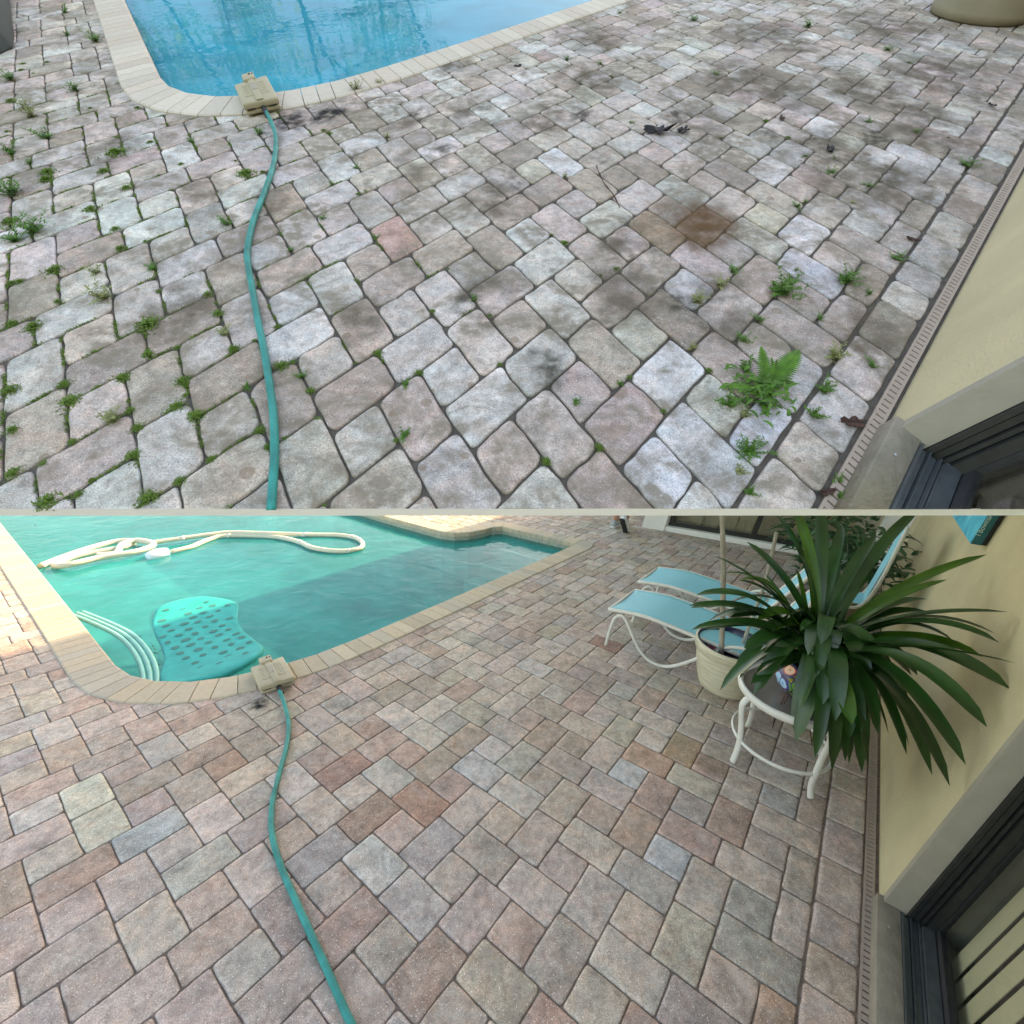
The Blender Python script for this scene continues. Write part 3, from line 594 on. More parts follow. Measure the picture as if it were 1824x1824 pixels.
def house(F, pre, wall_outline, b_lo, c_hi, upper):
    base = F.P(11.9, 5.2)
    h = thing('house', base, 'cream stucco house wall with a dark framed sliding door in the upper picture' if upper else 'cream stucco house wall of the lower patio with a sliding door and blinds', 'house')
    parts = []
    mb = MB(); quadwall(mb, F, 11.9, 16.5, wall_outline); parts.append(mb.build('wall', MT['stucco'], h))
    if not upper: mb = MB(); mb.fbox(F, 11.9, 16.5, -24, -9, -.2, 17); parts.append(mb.build('near_wall', MT['stucco'], h))
    # painted reveal of the door opening, its frame rails and the threshold
    mb = MB(); mb.fbox(F, 11.86, 12.72, 4.86, 5.26, .0, c_hi); parts.append(mb.build('door_reveal', MT['trim'], h))
    sl = MB(); sl.fbox(F, 11.60, 12.50, b_lo, 5.22, -.1, .60); sillo = o = sl.build('sill', MT['sill'], h); bevel(o, .004, 2); parts.append(o)
    d = MB()
    for a0, a1, b0, b1 in ((12.74,12.90,4.72,5.06),(12.94,13.14,4.78,5.06),(13.18,13.30,4.66,5.06),(13.34,13.66,4.5,5.06)):
        d.fbox(F, a0, a1, b0, b1, .3, c_hi)
    door = d.build('door_frame', MT['bronze'], h); parts.append(door)
    t = MB()
    for a0, a1, c1 in ((12.5,12.56,.66),(12.62,12.80,.50),(12.83,12.87,.60),(12.92,13.10,.50),(13.12,13.17,.62)): t.fbox(F, a0, a1, b_lo, 4.72, .0, c1)
    parts.append(t.build('door_track', MT['track'], h))
    t = MB(); t.fbox(F, 13.2, 13.62, b_lo, 4.5, .0, .75); parts.append(t.build('bottom_rail', MT['track'], h))
    t = MB(); t.fbox(F, 13.66, 13.86, b_lo, 5.0, .0, 1.05); t.fbox(F, 13.66, 13.86, 4.45, 5.0, 1.05, c_hi); parts.append(t.build('gasket', MT['black'], h))
    g = MB(); g.fbox(F, 13.72, 13.76, b_lo, 4.45, 1.05, c_hi); parts.append(g.build('door_glass', GLASS, h))
    i_ = MB(); i_.fbox(F, 13.86, 26, b_lo, 5.0, -.6, -.1); parts.append(i_.build('room_floor', MT['dirt_and_dim' if upper else 'pottan'], h))  # upper floor coloured dark brown, so the dim interior is painted in
    i_ = MB(); i_.fbox(F, 15.0, 15.2, b_lo, 5.0, -.1, c_hi); parts.append(i_.build('dim_backing', MT['dirt_and_dim'], h))  # added dark sheet, stands in for the dim room behind glass and blinds
    i_ = MB(); i_.fbox(F, 13.9, 26, 5.01, 5.3, -.6, c_hi); parts.append(i_.build('room_wall', MT['dirt_and_dim' if upper else 'trim'], h))  # upper room wall takes the same painted dimness
    bl = MB(); k = 0; b = 3.9
    while b > b_lo:
        x = 14.3; bl.fbox(F, x, x+.03, b-.86, b, .3, c_hi); b -= 1.12
    if not upper: parts.append(bl.build('vertical_blinds', MT['blind'], h))
    s = MB(); q = F.P(12.02, 3.55, .62)
    s.lathe(q, [(.0035,0),(.0035,.0012),(.0005,.0016)], 10, F.a.normalized(), F.b.normalized(), F.n); parts.append(s.build('sill_screw', MT['metal'], sillo))
    if upper:
        for o in parts: cut_part(o)
    return h
GLASS = bpy.data.materials.new('door_glass'); GLASS.use_nodes = True
nt = GLASS.node_tree; nt.nodes.remove(nt.nodes['Principled BSDF'])
a_ = nt.nodes.new('ShaderNodeBsdfTransparent'); a_.inputs[0].default_value = (.95,.96,.93,1); g_ = nt.nodes.new('ShaderNodeBsdfGlossy'); g_.inputs['Roughness'].default_value = .02
f_ = nt.nodes.new('ShaderNodeFresnel'); f_.inputs[0].default_value = 1.5; x_ = nt.nodes.new('ShaderNodeMixShader')
x_.inputs[0].default_value = .10; nt.links.new(a_.outputs[0], x_.inputs[1]); nt.links.new(g_.outputs[0], x_.inputs[2]); nt.links.new(x_.outputs[0], nt.nodes['Material Output'].inputs[0])
house(LOW, 'low', [(5.25,-.2),(58,-.2),(58,42),(32,42),(5.25,19)], -9, 16, False)
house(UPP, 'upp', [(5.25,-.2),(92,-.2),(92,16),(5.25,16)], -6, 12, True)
def drain(F, b0, b1, lab, cutit):
    base = F.P(11.5, b0+1, 0); t = thing('channel_drain', base, lab, 'drain')
    mb = MB(); mb.fbox(F, 11.27, 11.72, b0, b1, -.0145, -.0075, True); o1 = mb.build('channel', MT['dirt_and_dim'], t)
    mb = MB()
    mb.fbox(F, 11.27, 11.36, b0, b1, -.009, .0015, True); mb.fbox(F, 11.62, 11.72, b0, b1, -.009, .0015, True)
    b = b0
    while b < b1: mb.fbox(F, 11.36, 11.62, b, min(b+.23, b1), -.008, .0010, True); b += .31
    o2 = mb.build('grate', MT['drain'], t)
    mb = MB(); mb.fbox(F, 11.72, 11.9, b0, b1, -.03, -.012, True); o3 = mb.build('gap_lining', MT['black'], t)
    if cutit:
        for o in (o1, o2, o3): cut_part(o)
drain(LOW, -12, 62, 'long beige slotted drain along the lower house wall', False)
drain(UPP, -3, 88, 'slotted beige drain with leaves in it along the upper house wall', True)
# far house wing of the lower patio: white pier, sliding door with blinds
base = LOW.P(-21, facade(-21)); h = thing('far_house', base, 'far house with a white pier and a dark sliding door with vertical blinds', 'house')
def fac(mb, a0, a1, d0, d1, c0, c1):
    p = []
    for c in (c0, c1):
        for a, d in ((a0,d0),(a1,d0),(a1,d1),(a0,d1)): p.append(LOW.P(a, facade(a)+d, c))
    mb.hexa(p)
mb = MB(); fac(mb, -24.2, -20.2, 0, 12, -.2, 60); mb.build('pier', MT['white'], h)
mb = MB(); fac(mb, -20.2, 9, .4, 1.6, -.2, .9); mb.build('door_sill', MT['white'], h)
mb = MB(); fac(mb, -20.2, 9, 1.6, 2.1, .2, 1.8); fac(mb, -20.2, -19.3, 1.6, 2.3, 1.8, 34); fac(mb, -6.6, -5.9, 1.6, 2.3, 1.8, 34); mb.build('door_frame', MT['bronze'], h)
mb = MB(); fac(mb, -19.3, 9, 2.5, 2.56, 1.8, 34); mb.build('door_glass', GLASS, h)
mb = MB(); a = -19.2
while a < 9: fac(mb, a, a+1.28, 4.0+.25*((round(a*10)) % 3), 4.1+.25*((round(a*10)) % 3), .6, 34); a += 1.36
mb.build('vertical_blinds', MT['curtain'], h)
mb = MB(); fac(mb, -20.2, 9, 5.4, 6, -.2, 60); fac(mb, -20.2, 9, 0, 6, 34, 60); mb.build('wall', MT['stucco'], h)
mb = MB(); fac(mb, 9.2, 11.86, -4.8, 1.0, -.2, 44); mb.build('column', MT['white'], h)
# unseen tall block added behind it: its left corner throws the shade that covers the near patio
mb = MB(); mb.fbox(LOW, -47.6, 60, 84, 110, -.2, 8.9, True); o = mb.build('shade_block', MT['stucco'], None, LOW.P(-47, 84)); tag(o, 'tall cream block added behind the far sliding door to shade the patio', 'shade block')

# ============================================================ things on both terraces
def skimmer(F, pts_top, base_ab, ht, lab):
    """pool alarm box: pts_top = left, back, right, front corners (a,b)"""
    base = F.P(*base_ab); t = thing('pool_box', base, lab, 'pool box')
    L_, B_, Rr, Fr_ = [Vector((*p, 0)) for p in pts_top]
    def at(u, v): return L_.lerp(Fr_, v).lerp(B_.lerp(Rr, v), u)     # u: left->right, v: back(0)->front(1)
    def q(u, v, h): p = at(u, v); return F.P(p.x, p.y, 0, h)
    def rbox(mb, u0, u1, v0, v1, h0, h1): mb.hexa([q(u0,v1,h0),q(u1,v1,h0),q(u1,v0,h0),q(u0,v0,h0),q(u0,v1,h1),q(u1,v1,h1),q(u1,v0,h1),q(u0,v0,h1)])
    mb = MB(); rbox(mb, .015, .985, .03, .985, .010, ht*.48); o = mb.build('lower_shell', MT['tan'], t); bevel(o, .006, 3)
    mb = MB(); rbox(mb, 0, 1, 0, 1, ht*.50, ht); lid = o = mb.build('lid', MT['tan'], t); bevel(o, .009, 4)
    mb = MB()
    for (u0,u1,v0,v1) in ((.17,.36,.22,.74),(.64,.83,.22,.74)):
        for (a,b_,c_,d_) in ((u0,u1,v0,v0+.02),(u0,u1,v1-.02,v1),(u0,u0+.02,v0,v1),(u1-.02,u1,v0,v1)): rbox(mb, a, b_, c_, d_, ht-.001, ht+.0016)
        for k in range(6): rbox(mb, u0+.05, u1-.05, v0+.08+k*.065, v0+.10+k*.065, ht-.001, ht+.0012)
    mb.build('raised_lines', MT['tan'], lid)
    mb = MB(); rbox(mb, .40, .60, .02, .99, ht-.001, ht+.0055); o = mb.build('spine', MT['tan'], lid); bevel(o, .003, 2)
    mb = MB(); rbox(mb, .43, .57, .24, .56, ht+.0045, ht+.007); o = mb.build('label_plate', MT['trim'], lid)
    mb = MB(); rbox(mb, .30, .66, -.20, .06, ht*.55, ht+.012); lat = o = mb.build('latch', MT['tan'], t); bevel(o, .006, 3)
    mb = MB(); rbox(mb, .50, .56, -.14, -.08, ht+.011, ht+.0135); rbox(mb, .60, .64, -.12, -.07, ht+.011, ht+.0135); mb.build('latch_hole', MT['black'], lat)
    mb = MB()
    for (u0, u1) in ((.08,.30),(.70,.90)): rbox(mb, u0, u1, .985, 1.004, ht*.52, ht*.56)
    mb.build('lid_slot', MT['black'], lid)
    mb = MB(); c = at(.52, .96); c2 = at(.52, 1.22); d = F.P(c2.x, c2.y)-F.P(c.x, c.y)
    p0 = F.P(c.x, c.y, 0, ht*.45); mb.tube([p0, p0+d*.5, p0+d+F.n*(-ht*.18)], .0155 if F is LOW else .012, 14, up=F.n); mb.build('hose_socket', MT['black'], t)
    return t
skimmer(LOW, [(-29.34,-5.62),(-29.04,-3.06),(-25.44,-3.98),(-26.05,-6.38)], (-26.06,-6.18), .066, 'tan plastic pool box on the coping, with the hose, beside the teal float')
skimmer(UPP, [(-30.67,-7.75),(-30.76,-5.24),(-26.63,-5.62),(-27.23,-8.03)], (-27.1,-7.73), .056, 'tan plastic pool box on the coping of the clear blue pool')
def hose(F, pts, r, lab, first_h):
    P = [F.P(a, b, 0, r+.0015+(first_h if i == 0 else (first_h*.45 if i == 1 else 0))) for i, (a, b) in enumerate(pts)]
    sp = smooth_path(P, 7); mb = MB(); mb.tube(sp, r, 16, up=F.n)
    o = mb.build('garden_hose', MT['hose'], None, P[0], True)
    if F is UPP: cut_part(o)
    return tag(o, lab, 'hose')
hose(LOW, [(-25.6,-5.2),(-22.98,-6.01),(-21.1,-6.79),(-19.19,-7.99),(-18.02,-8.9),(-17.08,-9.62),(-15.57,-10.7),(-13.84,-11.55),(-11.86,-12.12),(-9.46,-12.56),(-7.79,-12.84),(-6.29,-13.09),(-4.4,-13.43),(-3.27,-13.6),(0,-14.2),(6,-16.5),(8,-21),(5,-27)], .0115, 'teal garden hose across the clean pavers of the lower patio', .015)
hose(UPP, [(-27.0,-6.75),(-23.42,-7.13),(-20.5,-8.14),(-17.98,-9.46),(-15.48,-10.95),(-13.5,-11.81),(-12.45,-12.07),(-10.86,-12.33),(-8.55,-12.69),(-6.96,-12.91),(-5.28,-13.2),(-3.93,-13.47),(-2.49,-13.89),(-1.38,-14.32),(-.3,-14.75),(.6,-15.1)], .0098, 'teal garden hose across the weedy pavers of the upper terrace', .012)

# ============================================================ lower patio things
Z = Vector((0,0,1))
def pot_lathe(mb, c, prof, seg=48, wob=None): mb.lathe(c, prof, seg, wob=wob)
# --- loungers
def lounger(a0, bw0, bw1, label, ln=17.5):
    a0 += .7
    base = LOW.P(a0+6, (bw0+bw1)/2); t = thing('sun_lounger', base, label, 'sun lounger', 'aqua sun loungers by the far house')
    H = .30
    def prof(s):                                  # s 0..1 from foot end to back pivot -> height
        return H+.035*math.sin(min(1, s/.35)*math.pi*.5)-.10*max(0, s-.30)**1.3
    n = 22; L_ = 12.0
    def pt(s, b, dz=0): return LOW.P(a0+s*L_, b, 0, prof(s)+dz)
    V = []; Fc = []
    for i in range(n+1):
        s = i/n
        for k in range(9):
            b = bw0+(bw1-bw0)*(k/8); sag = -.012*math.sin(k/8*math.pi); V.append(pt(s, b, sag+.006))
    for i in range(n):
        for k in range(8): a = i*9+k; Fc.append((a, a+1, a+10, a+9))
    o = link('sling', V, Fc, MT['sling'], t, smooth=True)
    so_ = o.modifiers.new('s', 'SOLIDIFY'); so_.thickness = .004
    for b in (bw0, bw1):
        mb = MB(); mb.tube([pt(i/n, b) for i in range(n+1)], .013, 10); mb.build('side_rail', MT['wframe'], t, smooth=True)
    mb = MB(); mb.tube([pt(.005, bw0), pt(.005, bw1)], .012, 8); mb.tube([pt(1, bw0), pt(1, bw1)], .012, 8); mb.build('cross_bar', MT['wframe'], t, smooth=True)
    # raised backrest
    V = []; Fc = []; A1 = a0+L_; lb = 6.2
    for i in range(9):
        s = i/8
        for k in range(5): V.append(LOW.P(A1+s*lb*.55, bw0+(bw1-bw0)*k/4, 0, prof(1)+s*.42-.01*math.sin(k/4*math.pi)))
    for i in range(8):
        for k in range(4): a = i*5+k; Fc.append((a, a+1, a+6, a+5))
    o = link('backrest_sling', V, Fc, MT['sling'], t, smooth=True); so_ = o.modifiers.new('s', 'SOLIDIFY'); so_.thickness = .004
    mb = MB()
    P0 = LOW.P(A1, bw0, 0, prof(1)); P1 = LOW.P(A1+lb*.55, bw0, 0, prof(1)+.42); P2 = LOW.P(A1+lb*.55, bw1, 0, prof(1)+.42); P3 = LOW.P(A1, bw1, 0, prof(1))
    mb.tube(smooth_path([P0, P0.lerp(P1,.9), P1.lerp(P2,.08), P1.lerp(P2,.92), P3.lerp(P2,.9), P3], 5), .013, 10); mb.build('backrest_frame', MT['wframe'], t, smooth=True)
    # looping leg frames on both sides
    for b, sgn in ((bw0, -1), (bw1, 1)):
        q = lambda a, h: LOW.P(a0+a, b+sgn*.15, 0, h)
        pts = [q(.15,.012), q(.45,.16), q(.85,.262), q(1.6,.285), q(2.4,.20), q(3.3,.09), q(4.4,.022), q(5.8,.016), q(7.2,.075), q(9.0,.20), q(10.4,.30), q(12.0,.34), q(13.5,.33), q(15.0,.22), q(15.8,.012)]
        mb = MB(); mb.tube(smooth_path(pts, 6), .0115, 10); mb.build('leg', MT['wframe'], t, smooth=True)
    return t
lounger(-10.2, 18.6, 24.6, 'nearer aqua sling sun lounger, its foot end by the potted trunk')
lounger(-10.9, 27.2, 33.0, 'farther aqua sling sun lounger, nearer the far house')
# --- big cream planter with a slim trunk
PC = LOW.P(1.25, 19.5); X0 = Vector((.06,-.02,0))
def tilt(z): return PC+Vector((.05*z, .0*z, z))
t = thing('potted_tree', PC, 'slim pale trunk growing in a ribbed cream planter beside the loungers', 'potted tree')
pr = [(.125,.0),(.132,.006),(.140,.03),(.150,.08),(.158,.12),(.160,.125),(.163,.16),(.1645,.165),(.168,.205),(.1675,.21),(.172,.235),(.180,.243),(.182,.275),(.178,.284),(.170,.286)]
rp = lambda t_, z: .0018*math.sin(z*260+math.sin(t_*3)*2)+.001*math.sin(z*430+t_*5)
pr = [(r_*1.22, z_*1.12) for r_, z_ in pr]; mb = MB(); mb.lathe(PC, pr, 56, wob=rp); plp = mb.build('planter', MT['potcream'], t, smooth=True)
mb = MB(); mb.lathe(PC, [(.208,.318),(.201,.323),(.195,.319),(.186,.27),(.180,.225)], 48, cap0=False); mb.build('liner', MT['navy'], plp, smooth=True)
mb = MB(); mb.lathe(PC, [(.184,.226),(.12,.236),(.03,.232),(.001,.234)], 32, cap0=False, wob=lambda t_, z: .004*math.sin(t_*9)); mb.build('soil', MT['soil'], t)
tp = [PC+Vector((-.075,-.045,.215)), PC+Vector((-.10,-.03,.45)), PC+Vector((-.15,-.03,.8)), PC+Vector((-.21,-.02,1.15)), PC+Vector((-.27,.0,1.5))]
rt_ = random.Random(4)
mb = MB(); sp = smooth_path(tp, 14); mb.tube(sp, lambda q: (.0165-.0035*q)*(1+.05*math.sin(q*70)), 12); trunk = mb.build('trunk', MT['bark'], t, smooth=True)
mb = MB(); b0 = PC+Vector((.09,.05,.21)); mb.tube(smooth_path([b0, b0+Vector((.05,.03,.2)), b0+Vector((.13,.09,.48)), b0+Vector((.17,.14,.8))], 8), .011, 10); mb.build('trunk', MT['bark'], t, smooth=True)
def leafy(mb, base, d, ln, wd, up, droop, n=7, fold=.25):
    """one strap or lance leaf: base point, horizontal direction, droops; two-sided folded strip"""
    side = d.cross(up).normalized(); V = []; Fc = []
    for i in range(n+1):
        s = i/n; c = base+d*ln*s+up*(ln*.55*s-droop*ln*s*s); ww = wd*math.sin(math.pi*min(1, .12+s*.88))**.7*(1-.25*s)
        if i == n: ww = wd*.02
        V += [c-side*ww+up*ww*fold, c, c+side*ww+up*ww*fold]
    for i in range(n):
        a = i*3; Fc += [(a,a+1,a+4,a+3),(a+1,a+2,a+5,a+4)]
    mb.add(V, Fc)
mb = MB(); rl = random.Random(2)
for k in range(46):
    c = PC+Vector((-.27,0,1.45+rl.uniform(-.06,.25))); an = rl.uniform(0, 6.28)
    leafy(mb, c, Vector((math.cos(an), math.sin(an), 0)), rl.uniform(.12,.24), .035, Z, rl.uniform(.5,1.1))
o = link('crown', mb.v, mb.f, MT['lily'], t)
mb = MB(); q = PC+Vector((-.135,-.07,.24)); mb.tube([q, q+Vector((.012,.0,.055))], .0065, 10); o = mb.build('plant_tag', MT['paper'], None, q, True); tag(o, 'small white tube label stuck in the soil of the cream planter', 'plant tag')
mb = MB(); q = PC+Vector((-.15,.0,.25)); mb.add([q, q+Vector((.07,.01,.015)), q+Vector((.075,.05,.03)), q+Vector((.01,.045,.02)), q+Vector((0,0,.004)), q+Vector((.07,.01,.019)), q+Vector((.075,.05,.034)), q+Vector((.01,.045,.024))], [(3,2,1,0),(4,5,6,7),(0,1,5,4),(1,2,6,5),(2,3,7,6),(3,0,4,7)]); o = mb.build('pink_scrap', MT['pink'], None, q); tag(o, 'crumpled pink plastic scrap lying in the cream planter', 'plastic scrap')
# --- stool with the painted pot and the strap-leaf plant
SC = LOW.P(6.2, 12.6); hs = .405
t = thing('patio_stool', SC, 'round white metal stool with four curved legs under the leafy plant', 'stool')
mb = MB(); N_ = 40; ring = [SC+Vector((math.cos(k/N_*6.2832)*.225, math.sin(k/N_*6.2832)*.225, hs)) for k in range(N_)]
mb.tube(ring, .014, 10, closed=True, flat=1.5); mb.build('rim', MT['wframe'], t, smooth=True)
mb = MB(); mb.lathe(SC+Z*(hs-.004), [(.214,0),(.214,.008),(.0,.008)], 40); mb.build('top', MT['tabletop'], t)
for k, (fa, fb_) in enumerate([(4.0,10.4),(8.5,10.4),(8.6,15.1),(4.0,15.0)]):
    f0 = LOW.P(fa, fb_, 0, .003); dr = (f0-SC); dr.z = 0; dr.normalize(); top = SC+dr*.215+Z*(hs-.01)
    mb = MB(); pts = [top, top+dr*.035-Z*.045, SC+dr*.235+Z*.24, SC+dr*.225+Z*.14, f0-dr*.012+Z*.06, f0]
    mb.tube(smooth_path(pts, 7), .0165, 12, flat=.75, up=dr); mb.build('leg', MT['wframe'], t, smooth=True)
mb = MB(); mb.tube([SC+Vector((math.cos(k/48*6.2832)*.222, math.sin(k/48*6.2832)*.222, .135)) for k in range(48)], .0075, 8, closed=True, flat=1.4)
mb.build('brace', MT['wframe'], t, smooth=True)
PP = LOW.P(7.0, 12.9); PP.z = hs+.006
TAL = bpy.data.materials.new('painted_glaze'); TAL.use_nodes = True; nt = TAL.node_tree; L = nt.links.new; p_ = nt.nodes['Principled BSDF']; p_.inputs['Roughness'].default_value = .22
tc = nt.nodes.new('ShaderNodeTexCoord'); vo = nt.nodes.new('ShaderNodeTexVoronoi'); vo.inputs['Scale'].default_value = 16; L(tc.outputs['Object'], vo.inputs[0])
cr = ramp(nt, vo.outputs['Distance'], [(.0, (.6,.12,.02,1)), (.16, (.75,.72,.6,1)), (.40, (.8,.75,.6,1)), (.41, (.62,.10,.03,1)), (.55, (.02,.05,.25,1)), (.7, (.25,.35,.02,1))])
sp_ = nt.nodes.new('ShaderNodeSeparateColor'); L(vo.outputs['Color'], sp_.inputs[0])
cc = ramp(nt, sp_.outputs[0], [(.0, (1,.5,.3,1)), (.4, (.3,.8,1.5,1)), (.7, (1,1,1,1))]); nt.nodes[-1].color_ramp.interpolation = 'CONSTANT'
vo2 = nt.nodes.new('ShaderNodeTexVoronoi'); vo2.feature = 'DISTANCE_TO_EDGE'; vo2.inputs['Scale'].default_value = 16; L(tc.outputs['Object'], vo2.inputs[0])
ed = ramp(nt, vo2.outputs['Distance'], [(.02, (1,1,1,1)), (.05, (0,0,0,1))])
L(mix(nt, 'MIX', ed, mix(nt, 'MULTIPLY', .8, cr, cc), (.03,.04,.12,1)), p_.inputs['Base Color'])
t = thing('potted_strap_plant', PP, 'big dark green strap-leaf plant in a painted floral pot on the white stool', 'potted plant')
mb = MB(); mb.lathe(PP, [(.075,0),(.095,.004),(.137,.05),(.152,.09),(.145,.13),(.118,.155),(.118,.172)], 40); ptp = mb.build('pot', TAL, t, smooth=True)
mb = MB(); mb.lathe(PP, [(.118,.172),(.122,.184),(.110,.186),(.100,.16),(.001,.16)], 40, cap0=False); mb.lathe(PP, [(.078,-.001),(.094,.006),(.091,.012)], 40); mb.build('pot_rim', MT['navy'], ptp, smooth=True)
CR = PP+Vector((0,0,.16)); rl = random.Random(11)
def strap(mb, b, tip, lift, wd, twist=0.0, n=16):
    d = tip-b; ln = d.length; mid = b+d*.42+Z*(lift*2.6+max(0, -d.z)*.5) if d.z < .45 else b+Vector((d.x*.25, d.y*.25, d.z*.72)); V = []; Fc = []
    pts = [(b*(1-s)**2+mid*2*s*(1-s)+tip*s*s) for s in [i/n for i in range(n+1)]]
    for i, c in enumerate(pts):
        s = i/n; tg = (pts[min(i+1,n)]-pts[max(i-1,0)]).normalized(); side = tg.cross(Z)
        if side.length < .05: side = tg.cross(Vector((1,0,0)))
        side.normalize(); up = side.cross(tg).normalized(); side = (side*math.cos(twist)+up*math.sin(twist)); up = side.cross(tg).normalized()
        ww = wd*min(1, (.42+1.5*s))*(1-max(0, (s-.70)/.30)**2.2)**.5 if i < n else .0008
        V += [c-side*ww+up*ww*.22, c-side*ww*.5+up*ww*.04, c, c+side*ww*.5+up*ww*.04, c+side*ww+up*ww*.22]
    for i in range(n):
        for k in range(4): a = i*5+k; Fc.append((a,a+1,a+6,a+5))
    mb.add(V, Fc)
for i, (x, y, z, lf) in enumerate(TIPS):
    for rep in range(1 if z < .62 else (2 if i % 3 else 3)):
        mb = MB(); tip = Vector((x, y, z))
        if rep: tip = CR+(tip-CR)*rl.uniform(.5,.9)+Vector((rl.uniform(-.14,.08), rl.uniform(-.12,.05), rl.uniform(-.14,.06)))
        b = CR+Vector((rl.uniform(-.035,.035), rl.uniform(-.03,.03), rl.uniform(-.02,.03)))
        strap(mb, b, tip, lf, rl.uniform(.031,.039)*(.8 if z > 1.1 else 1), rl.uniform(-.3,.3)); o = link('leaf', mb.v, mb.f, MT['leaf2'] if i % 7 == 3 else MT['leaf'], t, smooth=True)
for k in range(46):
    an = rl.uniform(0, 6.28); el = rl.uniform(.1, 1.2); ln = rl.uniform(.24, .46)
    tip = CR+Vector((math.cos(an)*math.cos(el), math.sin(an)*math.cos(el)*.8, math.sin(el)-.35))*ln
    mb = MB(); strap(mb, CR+Vector((rl.uniform(-.03,.03), rl.uniform(-.03,.03), 0)), tip, rl.uniform(.06,.16), rl.uniform(.027,.035), rl.uniform(-.4,.4)); link('leaf', mb.v, mb.f, MT['leaf'], t, smooth=True)
for k in range(34):
    an = rl.uniform(-2.3, .9); rad = rl.uniform(.22, .44); tip = CR+Vector((math.cos(an)*rad, math.sin(an)*rad*.9, rl.uniform(-.34, -.02)))
    if (tip-LOW.O).dot(Vector((.816,-.577,0))) > 11.3*.076: tip -= Vector((.12, -.05, 0))
    if k > 26 and tip.x < CR.x-.05: continue
    mb = MB(); strap(mb, CR+Vector((rl.uniform(-.03,.03), rl.uniform(-.03,.03), 0)), tip, rl.uniform(.07,.13), rl.uniform(.030,.037), rl.uniform(-.4,.4)); link('leaf', mb.v, mb.f, MT['leaf2'] if k % 9 == 4 else MT['leaf'], t, smooth=True)
mb = MB()
for k in range(7):
    an = rl.uniform(3.6, 6.0); p0 = CR+Vector((math.cos(an)*.1, math.sin(an)*.1, 0)); pp = [p0]
    for j in range(5): pp.append(pp[-1]+Vector((math.cos(an)*.02+rl.uniform(-.02,.02), rl.uniform(-.03,.01), -.055)))
    mb.tube(smooth_path(pp, 3), .0022, 5)
mb.build('dry_root', MT['deadleaf'], t)
# --- broad-leaf plants against the far end of the wall
def lilyplant(ab_, n, hgt, label, seed, spread=.32):
    c = LOW.P(*ab_); rr = random.Random(seed); t = thing('broad_leaf_plant', c, label, 'potted plant')
    mb = MB(); mb.lathe(c, [(.10,0),(.13,.02),(.16,.24),(.165,.25),(.15,.25),(.14,.2),(.001,.2)], 28); mb.build('pot', MT['pottan'], t, smooth=True)
    mb = MB()
    for k in range(n):
        an = rr.uniform(0, 6.28); r0 = spread*rr.uniform(.1, 1)**.7; h0 = .25+rr.uniform(.1, 1)*hgt*(1-.35*r0/spread)
        b = c+Vector((math.cos(an)*r0, math.sin(an)*r0, h0)); an2 = an+rr.uniform(-.8,.8)
        leafy(mb, b, Vector((math.cos(an2), math.sin(an2), 0)), rr.uniform(.10,.19), rr.uniform(.022,.038), Z, rr.uniform(.35,1.0), 6, .3)
    link('foliage', mb.v, mb.f, MT['lily'], t)
    mb = MB()
    for k in range(9):
        an = rr.uniform(0,6.28); mb.tube([c+Z*.2, c+Vector((math.cos(an)*.05, math.sin(an)*.05, .3)), c+Vector((math.cos(an)*.18, math.sin(an)*.18, .3+hgt*.5))], .004, 5)
    mb.build('stem', MT['lily'], t)
lilyplant((8.2, 44.0), 230, .75, 'broad glossy leaf plant behind the strap-leaf plant, against the cream wall', 5, .42)
lilyplant((4.2, 55.0), 170, .6, 'broad leaf plant in front of the far sliding door blinds', 9, .36)
# --- chair with aqua back by the wall
c0 = LOW.P(9.2, 33.5); t = thing('patio_chair', c0, 'white framed chair with an aqua sling back against the cream wall', 'chair')
mb = MB(); q = lambda a, b, h: LOW.P(a, b, 0, h)
P4 = [q(10.9,33,1.0), q(10.9,36.5,1.0), q(9.4,36.5,.42), q(9.4,33,.42)]
o = link('back', P4, [(0,1,2,3)], MT['sling'], t); so_ = o.modifiers.new('s', 'SOLIDIFY'); so_.thickness = .004
o = link('seat', [q(9.4,33,.42), q(9.4,36.5,.42), q(5.8,36.5,.40), q(5.8,33,.40)], [(0,1,2,3)], MT['sling'], t); so_ = o.modifiers.new('s', 'SOLIDIFY'); so_.thickness = .004
for b in (32.9, 36.6):
    mb = MB(); mb.tube(smooth_path([q(11.0,b,1.02), q(9.4,b,.42), q(6.0,b,.40), q(5.6,b,.3), q(5.8,b,.01), q(7,b,.012), q(9.8,b,.012)], 6), .012, 9); mb.build('frame', MT['wframe'], t, smooth=True)
mb = MB(); mb.tube([q(11.0,32.9,1.02), q(11.0,36.6,1.02)], .012, 9); mb.build('top_bar', MT['wframe'], t, smooth=True)
